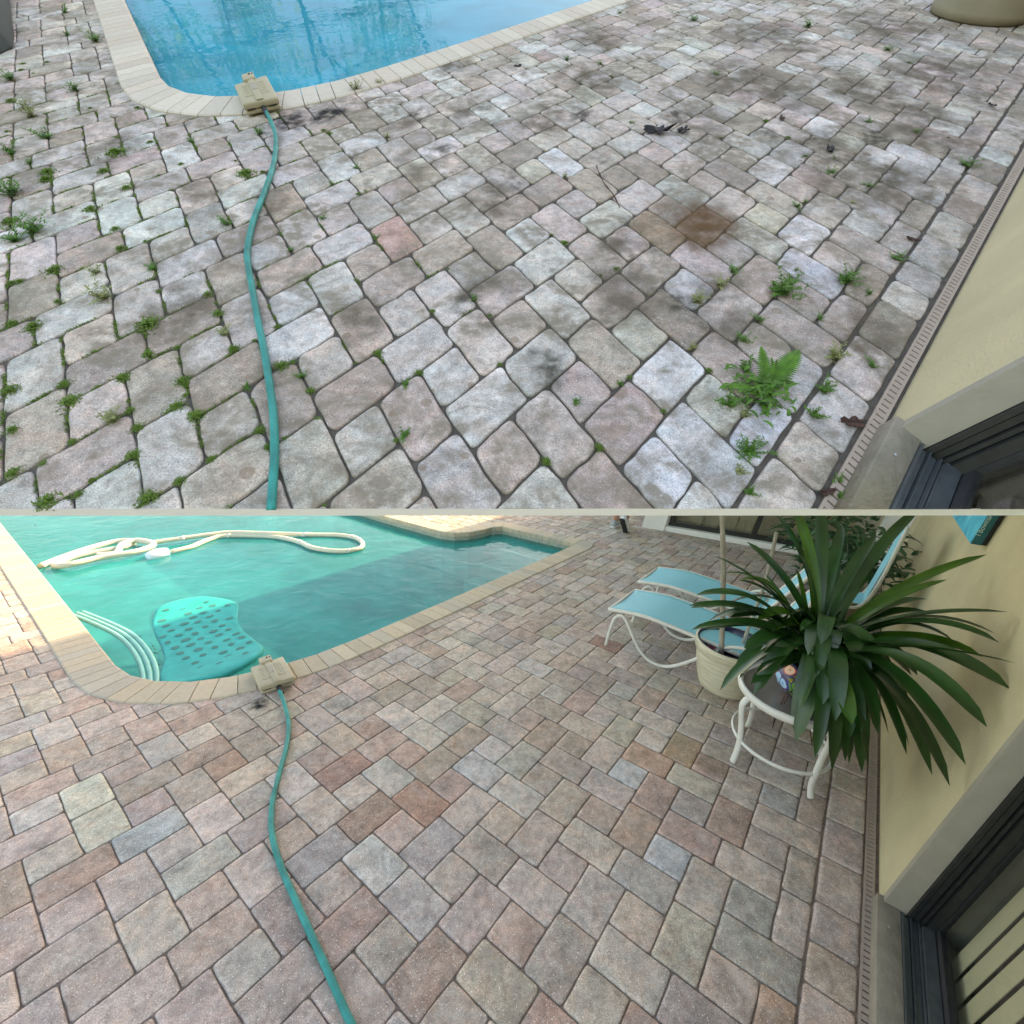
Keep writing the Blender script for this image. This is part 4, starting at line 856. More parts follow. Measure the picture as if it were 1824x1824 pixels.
# --- canvas on the wall
c0 = LOW.P(11.7, 24, 15.2)
CAN = bpy.data.materials.new('painted_canvas'); CAN.use_nodes = True; nt = CAN.node_tree; p_ = nt.nodes['Principled BSDF']; p_.inputs['Roughness'].default_value = .6
tc = nt.nodes.new('ShaderNodeTexCoord'); no = nt.nodes.new('ShaderNodeTexNoise'); no.inputs['Scale'].default_value = 3; no.inputs['Detail'].default_value = 9; no.inputs['Distortion'].default_value = 1.5; nt.links.new(tc.outputs['Object'], no.inputs[0])
nt.links.new(ramp(nt, no.outputs[0], [(.25, (.0,.16,.25,1)), (.45, (.0,.36,.52,1)), (.55, (.02,.48,.62,1)), (.7, (.30,.62,.66,1))]), p_.inputs['Base Color'])
t = thing('wall_canvas', c0, 'blue and turquoise painted canvas hanging on the cream wall', 'painting')
def canv(mb, a0, a1, b0, b1, c0_, c1_): mb.fbox(LOW, a0, a1, b0, b1, c0_, c1_)
mb = MB(); canv(mb, 11.1, 11.62, 23.9, 44, 15.35, 27); mb.build('front', CAN, t)
mb = MB(); canv(mb, 11.62, 11.88, 23.9, 44, 15.35, 27); mb.build('back_frame', MT['black'], t)
mb = MB(); canv(mb, 11.12, 11.62, 23.78, 23.9, 15.35, 27); mb.build('side_wrap', mat('canvas_side', (.0,.10,.12,1), .6, .2, 30), t)
cu = bpy.data.curves.new('signature', 'FONT'); cu.body = 'I Bowmar'; cu.size = .030; cu.extrude = .0006; cu.align_x = 'LEFT'
tmp = bpy.data.objects.new('tmp', cu); C.objects.link(tmp); bpy.context.view_layer.update()
me = bpy.data.meshes.new_from_object(tmp); bpy.data.objects.remove(tmp)
sg = bpy.data.objects.new('signature', me); C.objects.link(sg); me.materials.append(MT['ledge']); sg.parent = t
X_ = LOW.w.normalized(); N_2 = (-LOW.b).normalized(); Y_ = N_2.cross(X_).normalized(); N_2 = X_.cross(Y_).normalized()
mm = Matrix((X_, Y_, N_2)).transposed().to_4x4(); mm.translation = LOW.P(11.32, 23.74, 16.0)-c0; sg.matrix_local = mm
# --- float, vacuum hose, tubes in the lower pool
FL = [(-50.0,-6.5),(-51.6,-5.6),(-52.3,-4.4),(-52.2,-3.0),(-51.5,-1.6),(-50.3,-.4),(-49.0,.4),(-47.2,.7),(-45.7,.2),(-43.5,-.8),(-41.5,-1.4),(-39.6,-1.7),(-37.4,-1.8),(-35.4,-2.0),(-34.2,-2.6),(-33.4,-3.7),(-32.9,-5.2),(-32.8,-6.9),(-33.4,-8.3),(-34.3,-9.5),(-35.9,-10.1),(-37.8,-9.6),(-39.6,-8.8),(-41.5,-8.3),(-43.8,-7.9),(-46.2,-7.6),(-48.2,-7.2)]
c0 = LOW.P(-42, -4.5, 0, -.10); t = thing('pool_float', c0, 'teal foam pool float with rows of dark holes, lying in the lower pool', 'pool float')
sm = smooth_path([Vector((*p, 0)) for p in FL], 4, True)
cxy = Vector((-42.3,-4.6,0))
def fh(p): return -.098+.030*math.exp(-((p.x+33.5)**2)/3.0)+.022*math.exp(-((p.x+51.5)**2)/2.5)-.012*math.exp(-((p.x+42)**2)/14)
V = []; Fc = []; n = len(sm); KR = [(1.0,-.030),(1.0,-.006),(.985,0),(.94,.001),(.8,0),(.6,0),(.4,0),(.2,0)]
for s, dz in KR:
    for p in sm:
        q = cxy+(p-cxy)*s; V.append(LOW.P(q.x, q.y, 0, fh(q)+dz))
V.append(LOW.P(cxy.x, cxy.y, 0, fh(cxy)))
for r_ in range(len(KR)-1):
    for i in range(n): a = r_*n+i; b = r_*n+(i+1)%n; Fc.append((a,b,b+n,a+n))
for i in range(n): Fc.append(((len(KR)-1)*n+i, (len(KR)-1)*n+(i+1)%n, len(V)-1))
foam = link('foam', V, Fc, MT['foam'], t, smooth=True); fixn(foam)
rr = random.Random(8); mb = MB(); hv = []
for i in range(11):
    for j in range(8):
        a = -50.3+i*1.45+(.6 if j % 2 else 0)+rr.uniform(-.15,.15); b = -7.4+j*1.22+.12*(a+42)*.25+rr.uniform(-.12,.12)
        p = Vector((a, b, 0)); q = cxy+(p-cxy)*1.14
        if not inpoly(q.x, q.y, [(s.x, s.y) for s in sm]) or rr.random() < .08 or a > -34.8: continue
        rx, ry = rr.uniform(.22,.34), rr.uniform(.26,.42); k0 = len(mb.v)
        pts = [LOW.P(a+math.cos(u_)*rx, b+math.sin(u_)*ry, 0, fh(p)+.0025) for u_ in [x*6.2832/12 for x in range(12)]]
        mb.add(pts, [tuple(range(12))])
link('hole', mb.v, mb.f, MT['foamdark'], foam)['kind'] = 'stuff'
def pooltube(pts, r, name, m_, lab, cat, h, n=6):
    P = [LOW.P(a, b, 0, h+(k*0)) for a, b in pts]; sp = smooth_path(P, n)
    mb = MB(); mb.tube(sp, r, 12); o = mb.build(name, m_, None, P[0], True); return tag(o, lab, cat)
VH = [(-76.7,-11.4),(-79,-8.8),(-81.4,-5.3),(-82.5,-2.0),(-81.0,-.2),(-78.7,-1.9),(-78.6,-5.9),(-77.9,-8.5),(-75.9,-10.1),(-73.4,-9.1),(-73.9,-5.7),(-73.5,-2.2),(-74.6,.3),(-76.5,1.0),(-79.4,-.1),(-78.6,-2.2),(-76.2,-3.5),(-76.9,-5.5)]
VH2 = [(-76.9,.4),(-76.2,4.0),(-75.4,8.2),(-74.2,11.3),(-69.3,15.4),(-64.9,20.6),(-61.8,23.4),(-58.6,24.4),(-55.7,23.7),(-53.6,22.0),(-53.6,20.0),(-55.2,18.2),(-58.9,16.8),(-63.0,16.9),(-67.6,15.9),(-71.4,13.4),(-74.3,10.2),(-73.6,7.3),(-71.9,4.6),(-71.4,1.9)]
c0 = LOW.P(-76.7,-11.4,0,-.1); t = thing('vacuum_hose', c0, 'white vacuum hose floating in loops on the lower pool', 'pool hose')
Pv = [LOW.P(a, b, 0, -.092+(.035 if 8 < i < 16 else 0)) for i, (a, b) in enumerate(VH)]
mb = MB(); mb.tube(smooth_path(Pv, 7), .032, 12); mb.build('coil', MT['vac'], t, smooth=True)
mb = MB(); mb.tube(smooth_path([LOW.P(a, b, 0, -.088+(.03 if i < 5 else 0)) for i, (a, b) in enumerate(VH2)], 7), .028, 12); llp = mb.build('long_loop', MT['vac'], t, smooth=True)
mb = MB(); q0 = LOW.P(-71.6,1.5,0,-.085); q1 = LOW.P(-71.2,-1.2,0,-.085); mb.tube([q0.lerp(q1, k/6) for k in range(7)], lambda s: .045+.02*math.sin(s*math.pi), 14); mb.build('connector', MT['paper'], t, smooth=True)
mb = MB()
spv = smooth_path([LOW.P(a, b, 0, -.088+(.03 if i < 5 else 0)) for i, (a, b) in enumerate(VH2)], 7)
for k in (8, 33, 47, 70, 90, 110): mb.tube([spv[k], spv[k+1]], .031, 12)
mb.build('cuff', MT['wframe'], llp, smooth=True)
TB = [(-57.2,-11.7),(-52.5,-10.6),(-47.8,-9.8),(-43.1,-9.8),(-38.7,-10.4),(-35.0,-11.5)]
for k, (o_, lab) in enumerate(((-.26,'outer pale teal tube bending down into the corner of the lower pool'),(.26,'middle pale teal tube between the two others in the pool corner'),(.78,'inner pale teal tube nearest the teal float'))):
    pooltube([(a+.1*k, b+o_*.9) for a, b in TB], .015, 'pool_noodle', MT['paleteal'], lab, 'pool noodle', -.112)['group'] = 'pale tubes in the pool corner'
# --- loose things on the water
WD = [(-35.5,-9.5),(-40,-10.5)]
mb = MB(); rr = random.Random(6)
for k in range(130):
    a = rr.gauss(-41, 3.2); b = rr.gauss(-8.9, .5)
    if not inpoly(a, b, [(q[0], q[1]) for q in POOL]) or inpoly(a, b, FL) or b < -12: continue
    p = LOW.P(a, b, 0, -.1085); an = rr.uniform(0, 6.28); l_ = rr.uniform(.004,.014); d = Vector((math.cos(an), math.sin(an), 0))*l_; e = Vector((-d.y, d.x, 0))*.35
    mb.add([p-d, p+e, p+d, p-e], [(0,1,2,3)])
o = link('floating_debris', mb.v, mb.f, MT['deadleaf'], None, LOW.P(-43,-9)); o['kind'] = 'stuff'
# dark stain on the pavers by the lower box, a sliver weed
# ============================================================ person walking away at the far side (the feet are what the photo shows)
def person():
    g = LOW.P(-26.6, 59.4); f = LOW.b.normalized(); r_ = LOW.a.normalized()
    def q(x, y, z): return g+r_*x+f*y+Z*z
    J = {'pel':q(0,.02,.92),'l_hip':q(-.10,.02,.88),'l_kn':q(-.11,.10,.50),'l_an':q(-.11,.02,.10),'r_hip':q(.10,.02,.88),'r_kn':q(.11,-.02,.50),'r_an':q(.13,-.20,.20),
         'sp':q(0,.04,1.12),'ch':q(0,.06,1.34),'nk':q(0,.07,1.48),'hd':q(0,.08,1.60),'tp':q(0,.07,1.70),'l_sh':q(-.19,.06,1.40),'l_el':q(-.25,-.03,1.12),'l_wr':q(-.25,.05,.88),'r_sh':q(.19,.06,1.40),'r_el':q(.25,.12,1.14),'r_wr':q(.23,.30,1.0),
         'l_to':q(-.11,.16,.045),'r_to':q(.13,-.14,.07),'l_hl':q(-.11,-.03,.05),'r_hl':q(.13,-.25,.22)}
    Rr = {'pel':.15,'l_hip':.10,'l_kn':.062,'l_an':.040,'r_hip':.10,'r_kn':.062,'r_an':.040,'sp':.135,'ch':.155,'nk':.058,'hd':.098,'tp':.075,'l_sh':.068,'l_el':.045,'l_wr':.032,'r_sh':.068,'r_el':.045,'r_wr':.032,'l_to':.034,'r_to':.034,'l_hl':.036,'r_hl':.036}
    E_ = [('pel','l_hip'),('l_hip','l_kn'),('l_kn','l_an'),('l_an','l_to'),('pel','r_hip'),('r_hip','r_kn'),('r_kn','r_an'),('r_an','r_to'),('pel','sp'),('sp','ch'),('ch','nk'),('nk','hd'),('hd','tp'),('ch','l_sh'),('l_sh','l_el'),('l_el','l_wr'),('ch','r_sh'),('r_sh','r_el'),('r_el','r_wr')]
    for s, sg_ in (('l', -1), ('r', 1)):
        w_ = J[s+'_wr']; e = J[s+'_el']; d = (w_-e).normalized(); J[s+'_pm'] = w_+d*.055; Rr[s+'_pm'] = .030; E_.append((s+'_wr', s+'_pm'))
        sd = d.cross(f).normalized() if d.cross(f).length > .1 else r_
        for i in range(4):
            k = f'{s}_f{i}'; J[k] = w_+d*(.085)+sd*(.018*(i-1.5)); Rr[k] = .010; J[k+'t'] = J[k]+d*(.055+.008*(i in (1,2)))+f*.01; Rr[k+'t'] = .008; E_ += [(s+'_pm', k), (k, k+'t')]
        J[s+'_th'] = w_+d*.06+sd*.045; Rr[s+'_th'] = .011; E_.append((s+'_wr', s+'_th'))
    names = [k for k in J if k in set(x for e in E_ for x in e)]; me = bpy.data.meshes.new('person')
    me.from_pydata([tuple(J[k]-g) for k in names], [(names.index(a), names.index(b)) for a, b in E_], [])
    o = bpy.data.objects.new('person', me); C.objects.link(o); o.location = g
    md = o.modifiers.new('skin', 'SKIN'); 
    for i, k in enumerate(names): me.skin_vertices[0].data[i].radius = (Rr[k], Rr[k]); me.skin_vertices[0].data[i].use_root = (k == 'pel')
    ss = o.modifiers.new('sub', 'SUBSURF'); ss.levels = ss.render_levels = 2; me.materials.append(MT['skin'])
    tag(o, 'person walking away at the far side of the pool in shorts and worn shoes', 'person'); o['_b'] = tuple(g)
    def garment(name, pts, radii, m_):
        mb = MB()
        for P, rad in zip(pts, radii): mb.tube(smooth_path(P, 5), rad, 14, up=f)
        x = MB(); x = mb; ob = link(name, mb.v, mb.f, m_, o, smooth=True); return ob
    garment('shorts', [[J['pel']+Z*.1, J['pel'], J['pel']-Z*.08],[J['l_hip'], J['l_hip'].lerp(J['l_kn'],.75)],[J['r_hip'], J['r_hip'].lerp(J['r_kn'],.75)]], [.175,.118,.118], MT['cloth'])
    garment('shirt', [[J['pel']+Z*.02, J['sp'], J['ch'], J['ch']+Z*.09],[J['l_sh']-r_*-.04, J['l_sh'].lerp(J['l_el'],.8)],[J['r_sh'], J['r_sh'].lerp(J['r_el'],.8)]], [.172,.078,.078], MT['cloth2'])
    mb = MB(); mb.lathe(J['hd']+Z*.02-f*.015, [(.108,-.02),(.112,.03),(.100,.08),(.06,.115),(.001,.122)], 20); link('hair', mb.v, mb.f, MT['deadleaf'], o, smooth=True)
    def shoe(hl, to, mt_, nm, sl_):
        d = (to-hl).normalized(); s = d.cross(Z).normalized(); u = s.cross(d)
        mb = MB(); pts = [hl-d*.03, hl+d*.02, hl.lerp(to,.5), to, to+d*.07]
        mb.tube(smooth_path(pts, 4), lambda q_: .047-.014*abs(q_-.25), 14, flat=1.0, up=u); so2 = link(nm, mb.v, mb.f, mt_, o, smooth=True)
        mb = MB(); c = [hl-d*.05-u*.045, to+d*.085-u*.045]
        mb.hexa([c[0]-s*.038-u*.012, c[0]+s*.038-u*.012, c[1]+s*.036-u*.012, c[1]-s*.036-u*.012, c[0]-s*.038+u*.008, c[0]+s*.038+u*.008, c[1]+s*.036+u*.008, c[1]-s*.036+u*.008]); k = mb.build('shoe_sole', sl_, so2); bevel(k, .008, 2)
    shoe(J['l_hl']+Z*.01, J['l_to']+Z*.01, MT['shoe2'], 'shoe', MT['sole']); shoe(J['r_hl'], J['r_to'], MT['sole'], 'shoe', MT['shoe'])
person()
# ============================================================ upper terrace things
def upm(a, b, yaw=0.0, s=1.0, h=0.0, fz=1.0):
    m = (UPP.rot @ Matrix.Rotation(yaw, 3, 'Z')).to_4x4() @ Matrix.Diagonal((s, s, s*fz, 1)); m.translation = UPP.P(a, b, 0, h); return m
rw = random.Random(21)
def tuft(kind, seed):
    r = random.Random(seed); V = []; Fc = []
    def blade(b, d, ln, wd, lean, segs=3, bulge=False):
        side = d.cross(Z).normalized(); k = len(V)
        for i in range(segs+1):
            s = i/segs; c = b+d*ln*lean*s+Z*ln*(s*(1-lean*.5)-.35*lean*s*s)
            ww = wd*(math.sin(math.pi*(.15+.85*s)) if bulge else (1-s)); ww = max(ww, .0002)
            V.extend([c-side*ww, c+side*ww])
        for i in range(segs): a = k+i*2; Fc.append((a,a+1,a+3,a+2))
    if kind == 'm':                               # low moss-like cushion of tiny leaves, radius 1
        for k in range(330):
            an = r.uniform(0,6.28); rad = abs(r.gauss(0,.42)); p = Vector((math.cos(an)*rad*r.uniform(.7,1.3), math.sin(an)*rad, max(0, .28-.3*rad)*r.random()))
            an = r.uniform(0,6.28); blade(p, Vector((math.cos(an), math.sin(an), 0)), r.uniform(.13,.28), r.uniform(.03,.06), r.uniform(.3,1.0), 2, True)
    elif kind == 'w':                             # upright leafy stems
        for k in range(9):
            an = r.uniform(0,6.28); le = r.uniform(.15,.9); tip = Vector((math.cos(an)*le, math.sin(an)*le, r.uniform(.35,.95)))
            for j in range(7):
                p = tip*(j+1)/7
                for q in range(3):
                    a2 = r.uniform(0,6.28); blade(p, Vector((math.cos(a2), math.sin(a2), 0)), r.uniform(.18,.36), r.uniform(.022,.042), r.uniform(.6,1.1), 3, True)
        for k in range(50):
            an = r.uniform(0,6.28); p = Vector((math.cos(an), math.sin(an), 0))*abs(r.gauss(0,.25)); blade(p, Vector((math.cos(an), math.sin(an), 0)), r.uniform(.15,.3), .035, r.uniform(.5,1), 2, True)
    else:                                         # bush: many fine needles
        for k in range(26):
            an = r.uniform(0,6.28); le = r.uniform(.05,.95); tip = Vector((math.cos(an)*le, math.sin(an)*le, r.uniform(.2,.8)))
            for j in range(9):
                p = tip*(j+1)/9
                for q in range(4): a2 = r.uniform(0,6.28); blade(p, Vector((math.cos(a2), math.sin(a2), 0)), r.uniform(.10,.24), r.uniform(.014,.028), r.uniform(.5,1.1), 2, True)
    me = bpy.data.meshes.new({'m':'moss_tuft','w':'weed','b':'bushy_weed'}[kind]); me.from_pydata([tuple(v) for v in V], [], Fc); return me
TM = {k: [tuft(k, 100+i+ord(k)) for i in range(5)] for k in 'mwb'}
for k, m_ in (('m','moss'),('w','weed'),('b','weed')):
    for i, me in enumerate(TM[k]): me.materials.append(MT['drygrass'] if (k == 'w' and i == 4) else MT[m_])
def where(a, b):
    if a > 11: return 'along the upper drain'
    if a > 8.6: return 'in the border joint, near half' if b < 12 else 'in the border joint, far half'
    if a > 3: return 'around the fern' if b < 12 else 'beyond the fern towards the tan planter'
    if b > 10: return 'out towards the far pavers'
    if b < -17 and a < -28: return 'on the left edge, far half'
    if b < -17 and a < -17: return 'on the left edge, middle stretch'
    if b < -17 and a < -10: return 'on the left edge, lower stretch'
    if b < -17: return 'at the near left corner'
    if a < -30: return 'left of the blue pool'
    if a < -21: return 'along the blue pool coping'
    if b < -13.4: return 'left of the upper hose, lower part' if a > -13 else 'left of the upper hose, upper part'
    return 'right of the upper hose'
def img(p):
    q = cam.matrix_world.inverted() @ p; return q.x/-q.z
ORD = ['','second','third','fourth','fifth','sixth','seventh','eighth','ninth','tenth','eleventh','twelfth','thirteenth','fourteenth','fifteenth','sixteenth','seventeenth','eighteenth','nineteenth','twentieth']+[f'{k}th' for k in range(21, 60)]
KN = {'m':('moss tuft','moss'),'w':('leafy weed','weed'),'b':('bushy weed','weed')}
groups = {}
for i, (a, b, r, k) in enumerate(WEEDS): groups.setdefault((k, where(a, b)), []).append((img(UPP.P(a, b)), i))
rank = {}
for key, l in groups.items():
    l.sort()
    for n_, (x, i) in enumerate(l): rank[i] = (n_, len(l))
for i, (a, b, r, k) in enumerate(WEEDS):
    me = rw.choice(TM[k]); s = r*(1.2 if k == 'm' else 1.3)
    o = bpy.data.objects.new({'m':'moss_tuft','w':'weed','b':'bushy_weed'}[k], me); C.objects.link(o)
    o.matrix_world = upm(a, b, rw.uniform(0,6.28), s*(.75 if b > 10 else 1), -.003 if k != 'm' else -.002, .75 if k == 'm' else (.45 if b > 12 else .7))
    sz = 'small' if r < .02 else ('medium' if r < .035 else 'large'); n_, tot = rank[i]
    pos = '' if tot == 1 else ('leftmost ' if n_ == 0 else (ORD[n_]+' from the left ' if n_ < tot-1 else 'rightmost '))
    tag(o, f'{sz} {KN[k][0]}, {pos}{where(a, b)}', KN[k][1], f'{KN[k][0]}s {where(a, b)}')
# thin moss creeping along joints on the left
mb = MB(); rr = random.Random(31)
for key, poly in tA:
    cx = sum(p[0] for p in poly)/len(poly); cy = sum(p[1] for p in poly)/len(poly)
    if cy > -5-.1*cx*0 or cx > -2 or cx < -40: continue
    wgt = 1.0 if cy < -14 else .45
    for i in range(len(poly)):
        if rr.random() > .75*wgt: continue
        p, q = poly[i-1], poly[i]; s0 = rr.random()*.6; s1 = s0+rr.uniform(.1,.4); n = int(110*(s1-s0)*math.hypot(q[0]-p[0], q[1]-p[1]))
        for k in range(n):
            s = s0+(s1-s0)*rr.random(); a = p[0]+(q[0]-p[0])*s+rr.gauss(0,.05); b = p[1]+(q[1]-p[1])*s+rr.gauss(0,.05)
            
            if not inSL(a, b): continue
            c = UPP.P(a, b, 0, -.003); an = rr.uniform(0,6.28); d = (UPP.rot @ Vector((math.cos(an), math.sin(an), .0)))*rr.uniform(.002,.0045); e = UPP.n*rr.uniform(.002,.006)
            sd_ = d.cross(UPP.n)*.45; mb.add([c-sd_, c+sd_, c+d+e], [(0,1,2)])
o = link('joint_moss', mb.v, mb.f, MT['moss'], None, UPP.P(-12,-16)); o['kind'] = 'stuff'
# fern
def frond(mb, base, d, ln, up, droop, wmax):
    side = d.cross(up).normalized(); n = 26; pts = [base+d*ln*(i/n)+up*(ln*(.75*(i/n)-droop*(i/n)**2)) for i in range(n+1)]
    mb.tube(pts, .0009, 4, up=up)
    for i in range(3, n):
        s = i/n; w_ = wmax*math.sin(math.pi*min(1, .12+s*.88))**.8; t_ = (pts[i+1 if i < n else i]-pts[i-1]).normalized()
        for sg_ in (-1, 1):
            c = pts[i]; tipp = c+side*sg_*w_+t_*w_*.35-up*w_*.12; hw = ln/n*.62
            mb.add([c-t_*hw, c+t_*hw, c.lerp(tipp,.6)+t_*hw*.75, tipp, c.lerp(tipp,.6)-t_*hw*.75], [(0,1,2,3,4)])
fb = UPP.P(8.0, 2.6); t = thing('fern', fb, 'bright green fern growing out of the joints among the weeds', 'fern'); rr = random.Random(5)
for an, ln, dr, wm, upf in ((1.9,.16,.42,.034,1),(2.75,.12,.2,.024,1),(2.35,.08,.05,.018,1),(1.2,.11,.6,.018,1),(3.75,.15,.98,.017,1),(-.5,.06,1.0,.010,1)):
    mb = MB(); d = UPP.rot @ Vector((math.cos(an), math.sin(an), 0)); frond(mb, fb+UPP.rot @ Vector((rr.uniform(-.02,.02), rr.uniform(-.02,.02), 0)), d, ln, UPP.n, dr, wm); link('frond', mb.v, mb.f, MT['fern'], t)
mb = MB()
for k in range(110):
    an = rr.uniform(0, 6.28); d = UPP.rot @ Vector((math.cos(an), math.sin(an), 0)); p = fb+(UPP.rot @ Vector((rr.gauss(0,.045), rr.gauss(0,.035), 0)))+UPP.n*rr.uniform(0,.04); leafy(mb, p, d, rr.uniform(.02,.045), rr.uniform(.003,.006), UPP.n, rr.uniform(.1,.9), 5)
link('leaf_blades', mb.v, mb.f, MT['weed'], t)
# dead leaves
def deadleaf(a, b, s, yaw, m_, lab, seed, lobed=False):
    r = random.Random(seed); n = 22; V = [Vector((0,0,.12))]; 
    for i in range(n):
        t_ = i/n*6.2832; rad = (1+.35*math.cos(5*t_) if lobed else .55+.45*abs(math.cos(t_)))*r.uniform(.8,1.1); V.append(Vector((math.cos(t_)*rad, math.sin(t_)*rad*.62, .10+.3*r.random()*rad*(1 if i % 3 else 1.6))))
    F_ = [(0, i+1, (i+1)%n+1) for i in range(n)]
    W = [(v*s) for v in V]; W2 = [v-Vector((0,0,.0012)) for v in W]; k = len(W)
    me = bpy.data.meshes.new('dead_leaf'); me.from_pydata([tuple(v) for v in W+W2], [], F_+[tuple(reversed([x+k for x in f])) for f in F_]); me.materials.append(m_)
    o = bpy.data.objects.new('dead_leaf', me); C.objects.link(o); o.matrix_world = upm(a, b, yaw, 1, .001); tag(o, lab, 'leaf')
deadleaf(-20.8,13.6,.026,1.2,MT['deadblack'],'small curled black leaf on the pavers just off the blue pool',1)
deadleaf(-6.4,14.9,.060,.9,MT['deadblack'],'largest black crumpled leaf clump in the middle of the weedy pavers',2,True)
deadleaf(-5.3,16.6,.036,2.0,MT['deadblack'],'smaller black leaf touching the largest black clump',3,True)
deadleaf(2.61,22.79,.036,2.3,MT['deadblack'],'upright black curled leaf on the right of the pavers',4)
deadleaf(-1.42,23.99,.026,2.4,MT['deadleaf'],'small reddish brown curled leaf behind the black clump',5)
deadleaf(9.16,17.61,.024,.3,MT['deadleaf'],'round brown leaf by the border row',6)
deadleaf(10.9,4.5,.030,1.2,MT['deadleaf'],'big dark red lobed leaf lying at the drain near the sill',7,True)
deadleaf(8.36,39.3,.022,.2,MT['deadblack'],'thin black leaf at the far end of the border row',8)
deadleaf(11.25,1.2,.022,1.4,MT['deadleaf'],'brown leaf tucked against the sill corner by the drain',9)
mb = MB(); pts = [(-6.53,8.48),(-5.9,8.0),(-4.9,7.5),(-3.9,7.1),(-2.98,6.63)]
mb.tube(smooth_path([UPP.P(a, b, 0, .006+.004*(i % 2)) for i, (a, b) in enumerate(pts)], 5), lambda s: .0022+.0008*math.sin(s*25), 7, up=UPP.n); o = mb.build('twig', MT['deadleaf'], None, UPP.P(-6.5,8.5)); tag(o, 'thin knotty brown twig lying across two pavers', 'twig')
# black stain around the box
def stain_mat(name, col, lo, hi, amax, scale=26):
    m = bpy.data.materials.new(name); m.use_nodes = True; nt = m.node_tree; p_ = nt.nodes['Principled BSDF']; p_.inputs['Base Color'].default_value = col; p_.inputs['Roughness'].default_value = .9; p_.inputs['Specular IOR Level'].default_value = .1
    tc = nt.nodes.new('ShaderNodeTexCoord'); no = nt.nodes.new('ShaderNodeTexNoise'); no.inputs['Scale'].default_value = scale; no.inputs['Detail'].default_value = 8; nt.links.new(tc.outputs['Object'], no.inputs[0])
    at = nt.nodes.new('ShaderNodeAttribute'); at.attribute_name = 'Col'
    r_ = ramp(nt, no.outputs[0], [(lo, (0,0,0,1)), (hi, (amax,amax,amax,1))]); nt.links.new(mix(nt, 'MULTIPLY', 1.0, r_, at.outputs['Color']), p_.inputs['Alpha']); return m
STN = {}
def soft_stain(F, cx, cy, ra, rb_, name, seed, m_, h=.0030):
    V = []; Cl = []; n = 40; K = 5
    for j in range(K+1):
        s = j/K
        for i in range(n):
            t_ = i/n*6.2832; k = 1+.34*noise.noise(Vector((math.cos(t_)*1.4, math.sin(t_)*1.4, seed)))+.16*noise.noise(Vector((math.cos(t_)*4, math.sin(t_)*4, seed)))
            V.append(F.P(cx+math.cos(t_)*ra*k*max(s, .001), cy+math.sin(t_)*rb_*k*max(s, .001), 0, h)); f = (1-s*s)**.8; Cl.append((f,f,f,1))
    Fc = [(j*n+i, j*n+(i+1)%n, (j+1)*n+(i+1)%n, (j+1)*n+i) for j in range(K) for i in range(n)]
    q = STN.setdefault(name, [[], [], [], m_]); k0 = len(q[0]); q[0] += V; q[1] += [tuple(x+k0 for x in f) for f in Fc]; q[2] += Cl
ST = stain_mat('black_stain', (.018,.020,.022,1), .36, .60, .95)
soft_stain(UPP, -24.9, -5.8, 1.6, 1.5, 'black_stain', 2, ST); soft_stain(UPP, -24.0, -3.0, 1.2, 1.7, 'black_stain', 5, ST, .0033); soft_stain(LOW, -25.2, -6.9, .7, .9, 'coping_stain', 7, ST)
RS = stain_mat('rust_stain', (.13,.062,.026,1), .25, .6, .85, 14); soft_stain(UPP, 1.0, 9.6, 2.0, 2.3, 'rust_stain', 3, RS); soft_stain(UPP, .4, 8.9, 3.4, 3.2, 'rust_halo', 8, stain_mat('rust_halo', (.20,.12,.06,1), .3, .7, .5, 14), .0034)
soft_stain(LOW, 3.0, 9.2, 1.3, 1.3, 'pale_rust_stain', 4, stain_mat('rust_halo_pale', (.28,.17,.07,1), .3, .7, .5, 14))
GR = stain_mat('grime', (.13,.105,.075,1), .34, .64, .62, 11); GK = stain_mat('dark_mould', (.045,.045,.035,1), .44, .64, .65, 22)
rg = random.Random(17)
for k, (a, b, ra, rb_) in enumerate([(3,22,4,5),(6.5,31,3.5,5),(1,34,5,4),(-7,27,4,5),(-5,18,3,4),(-13,10,3,3),(-15,17,4,3),(4,42,5,6),(-3,50,5,6),(-10,38,5,5),(-9,1,2.2,2),(-17,6,2.6,2.2),(-14,-1,2.2,1.8),(-20,1,2,2.2),(1,2.2,2.2,2),(-3,-3.5,1.8,1.6),(-12,-15.5,2,2),(-6,-9,1.5,1.5),(4.5,5,2,2.4),(-25,9,2,2.6),(-20,24,3,4),(7,22,2,4),(-29,-16.5,2.2,2),(-21,-12.5,2,1.4),(-17,-9.6,1.5,1.6),(-1,5,1.6,2),(9.5,9,1.5,2.5),(-2.5,28,3,3)]):
    soft_stain(UPP, a, b, ra, rb_, 'grime_stain', 30+k, GR, .0028+.00012*(k % 5))
for k, (a, b, ra, rb_) in enumerate([(3.2,3.6,1.2,.9),(-8.6,3.4,.9,.7),(1.6,-3.4,1.2,1.1),(-11.5,12.3,1.2,1.3),(-19.5,2.8,1.0,1.2),(-7,18,1.3,1.0),(-1,21,1.4,1.2),(4,27,1.2,1.6),(-3.4,-4.6,.7,.7),(-14.6,1.6,1.0,.9)]):
    soft_stain(UPP, a, b, ra, rb_, 'mould_stain', 80+k, GK, .0036)
for nm_, q in STN.items(): o = link(nm_, q[0], q[1], q[3], None, q[0][0], col=q[2]); o['kind'] = 'stuff'
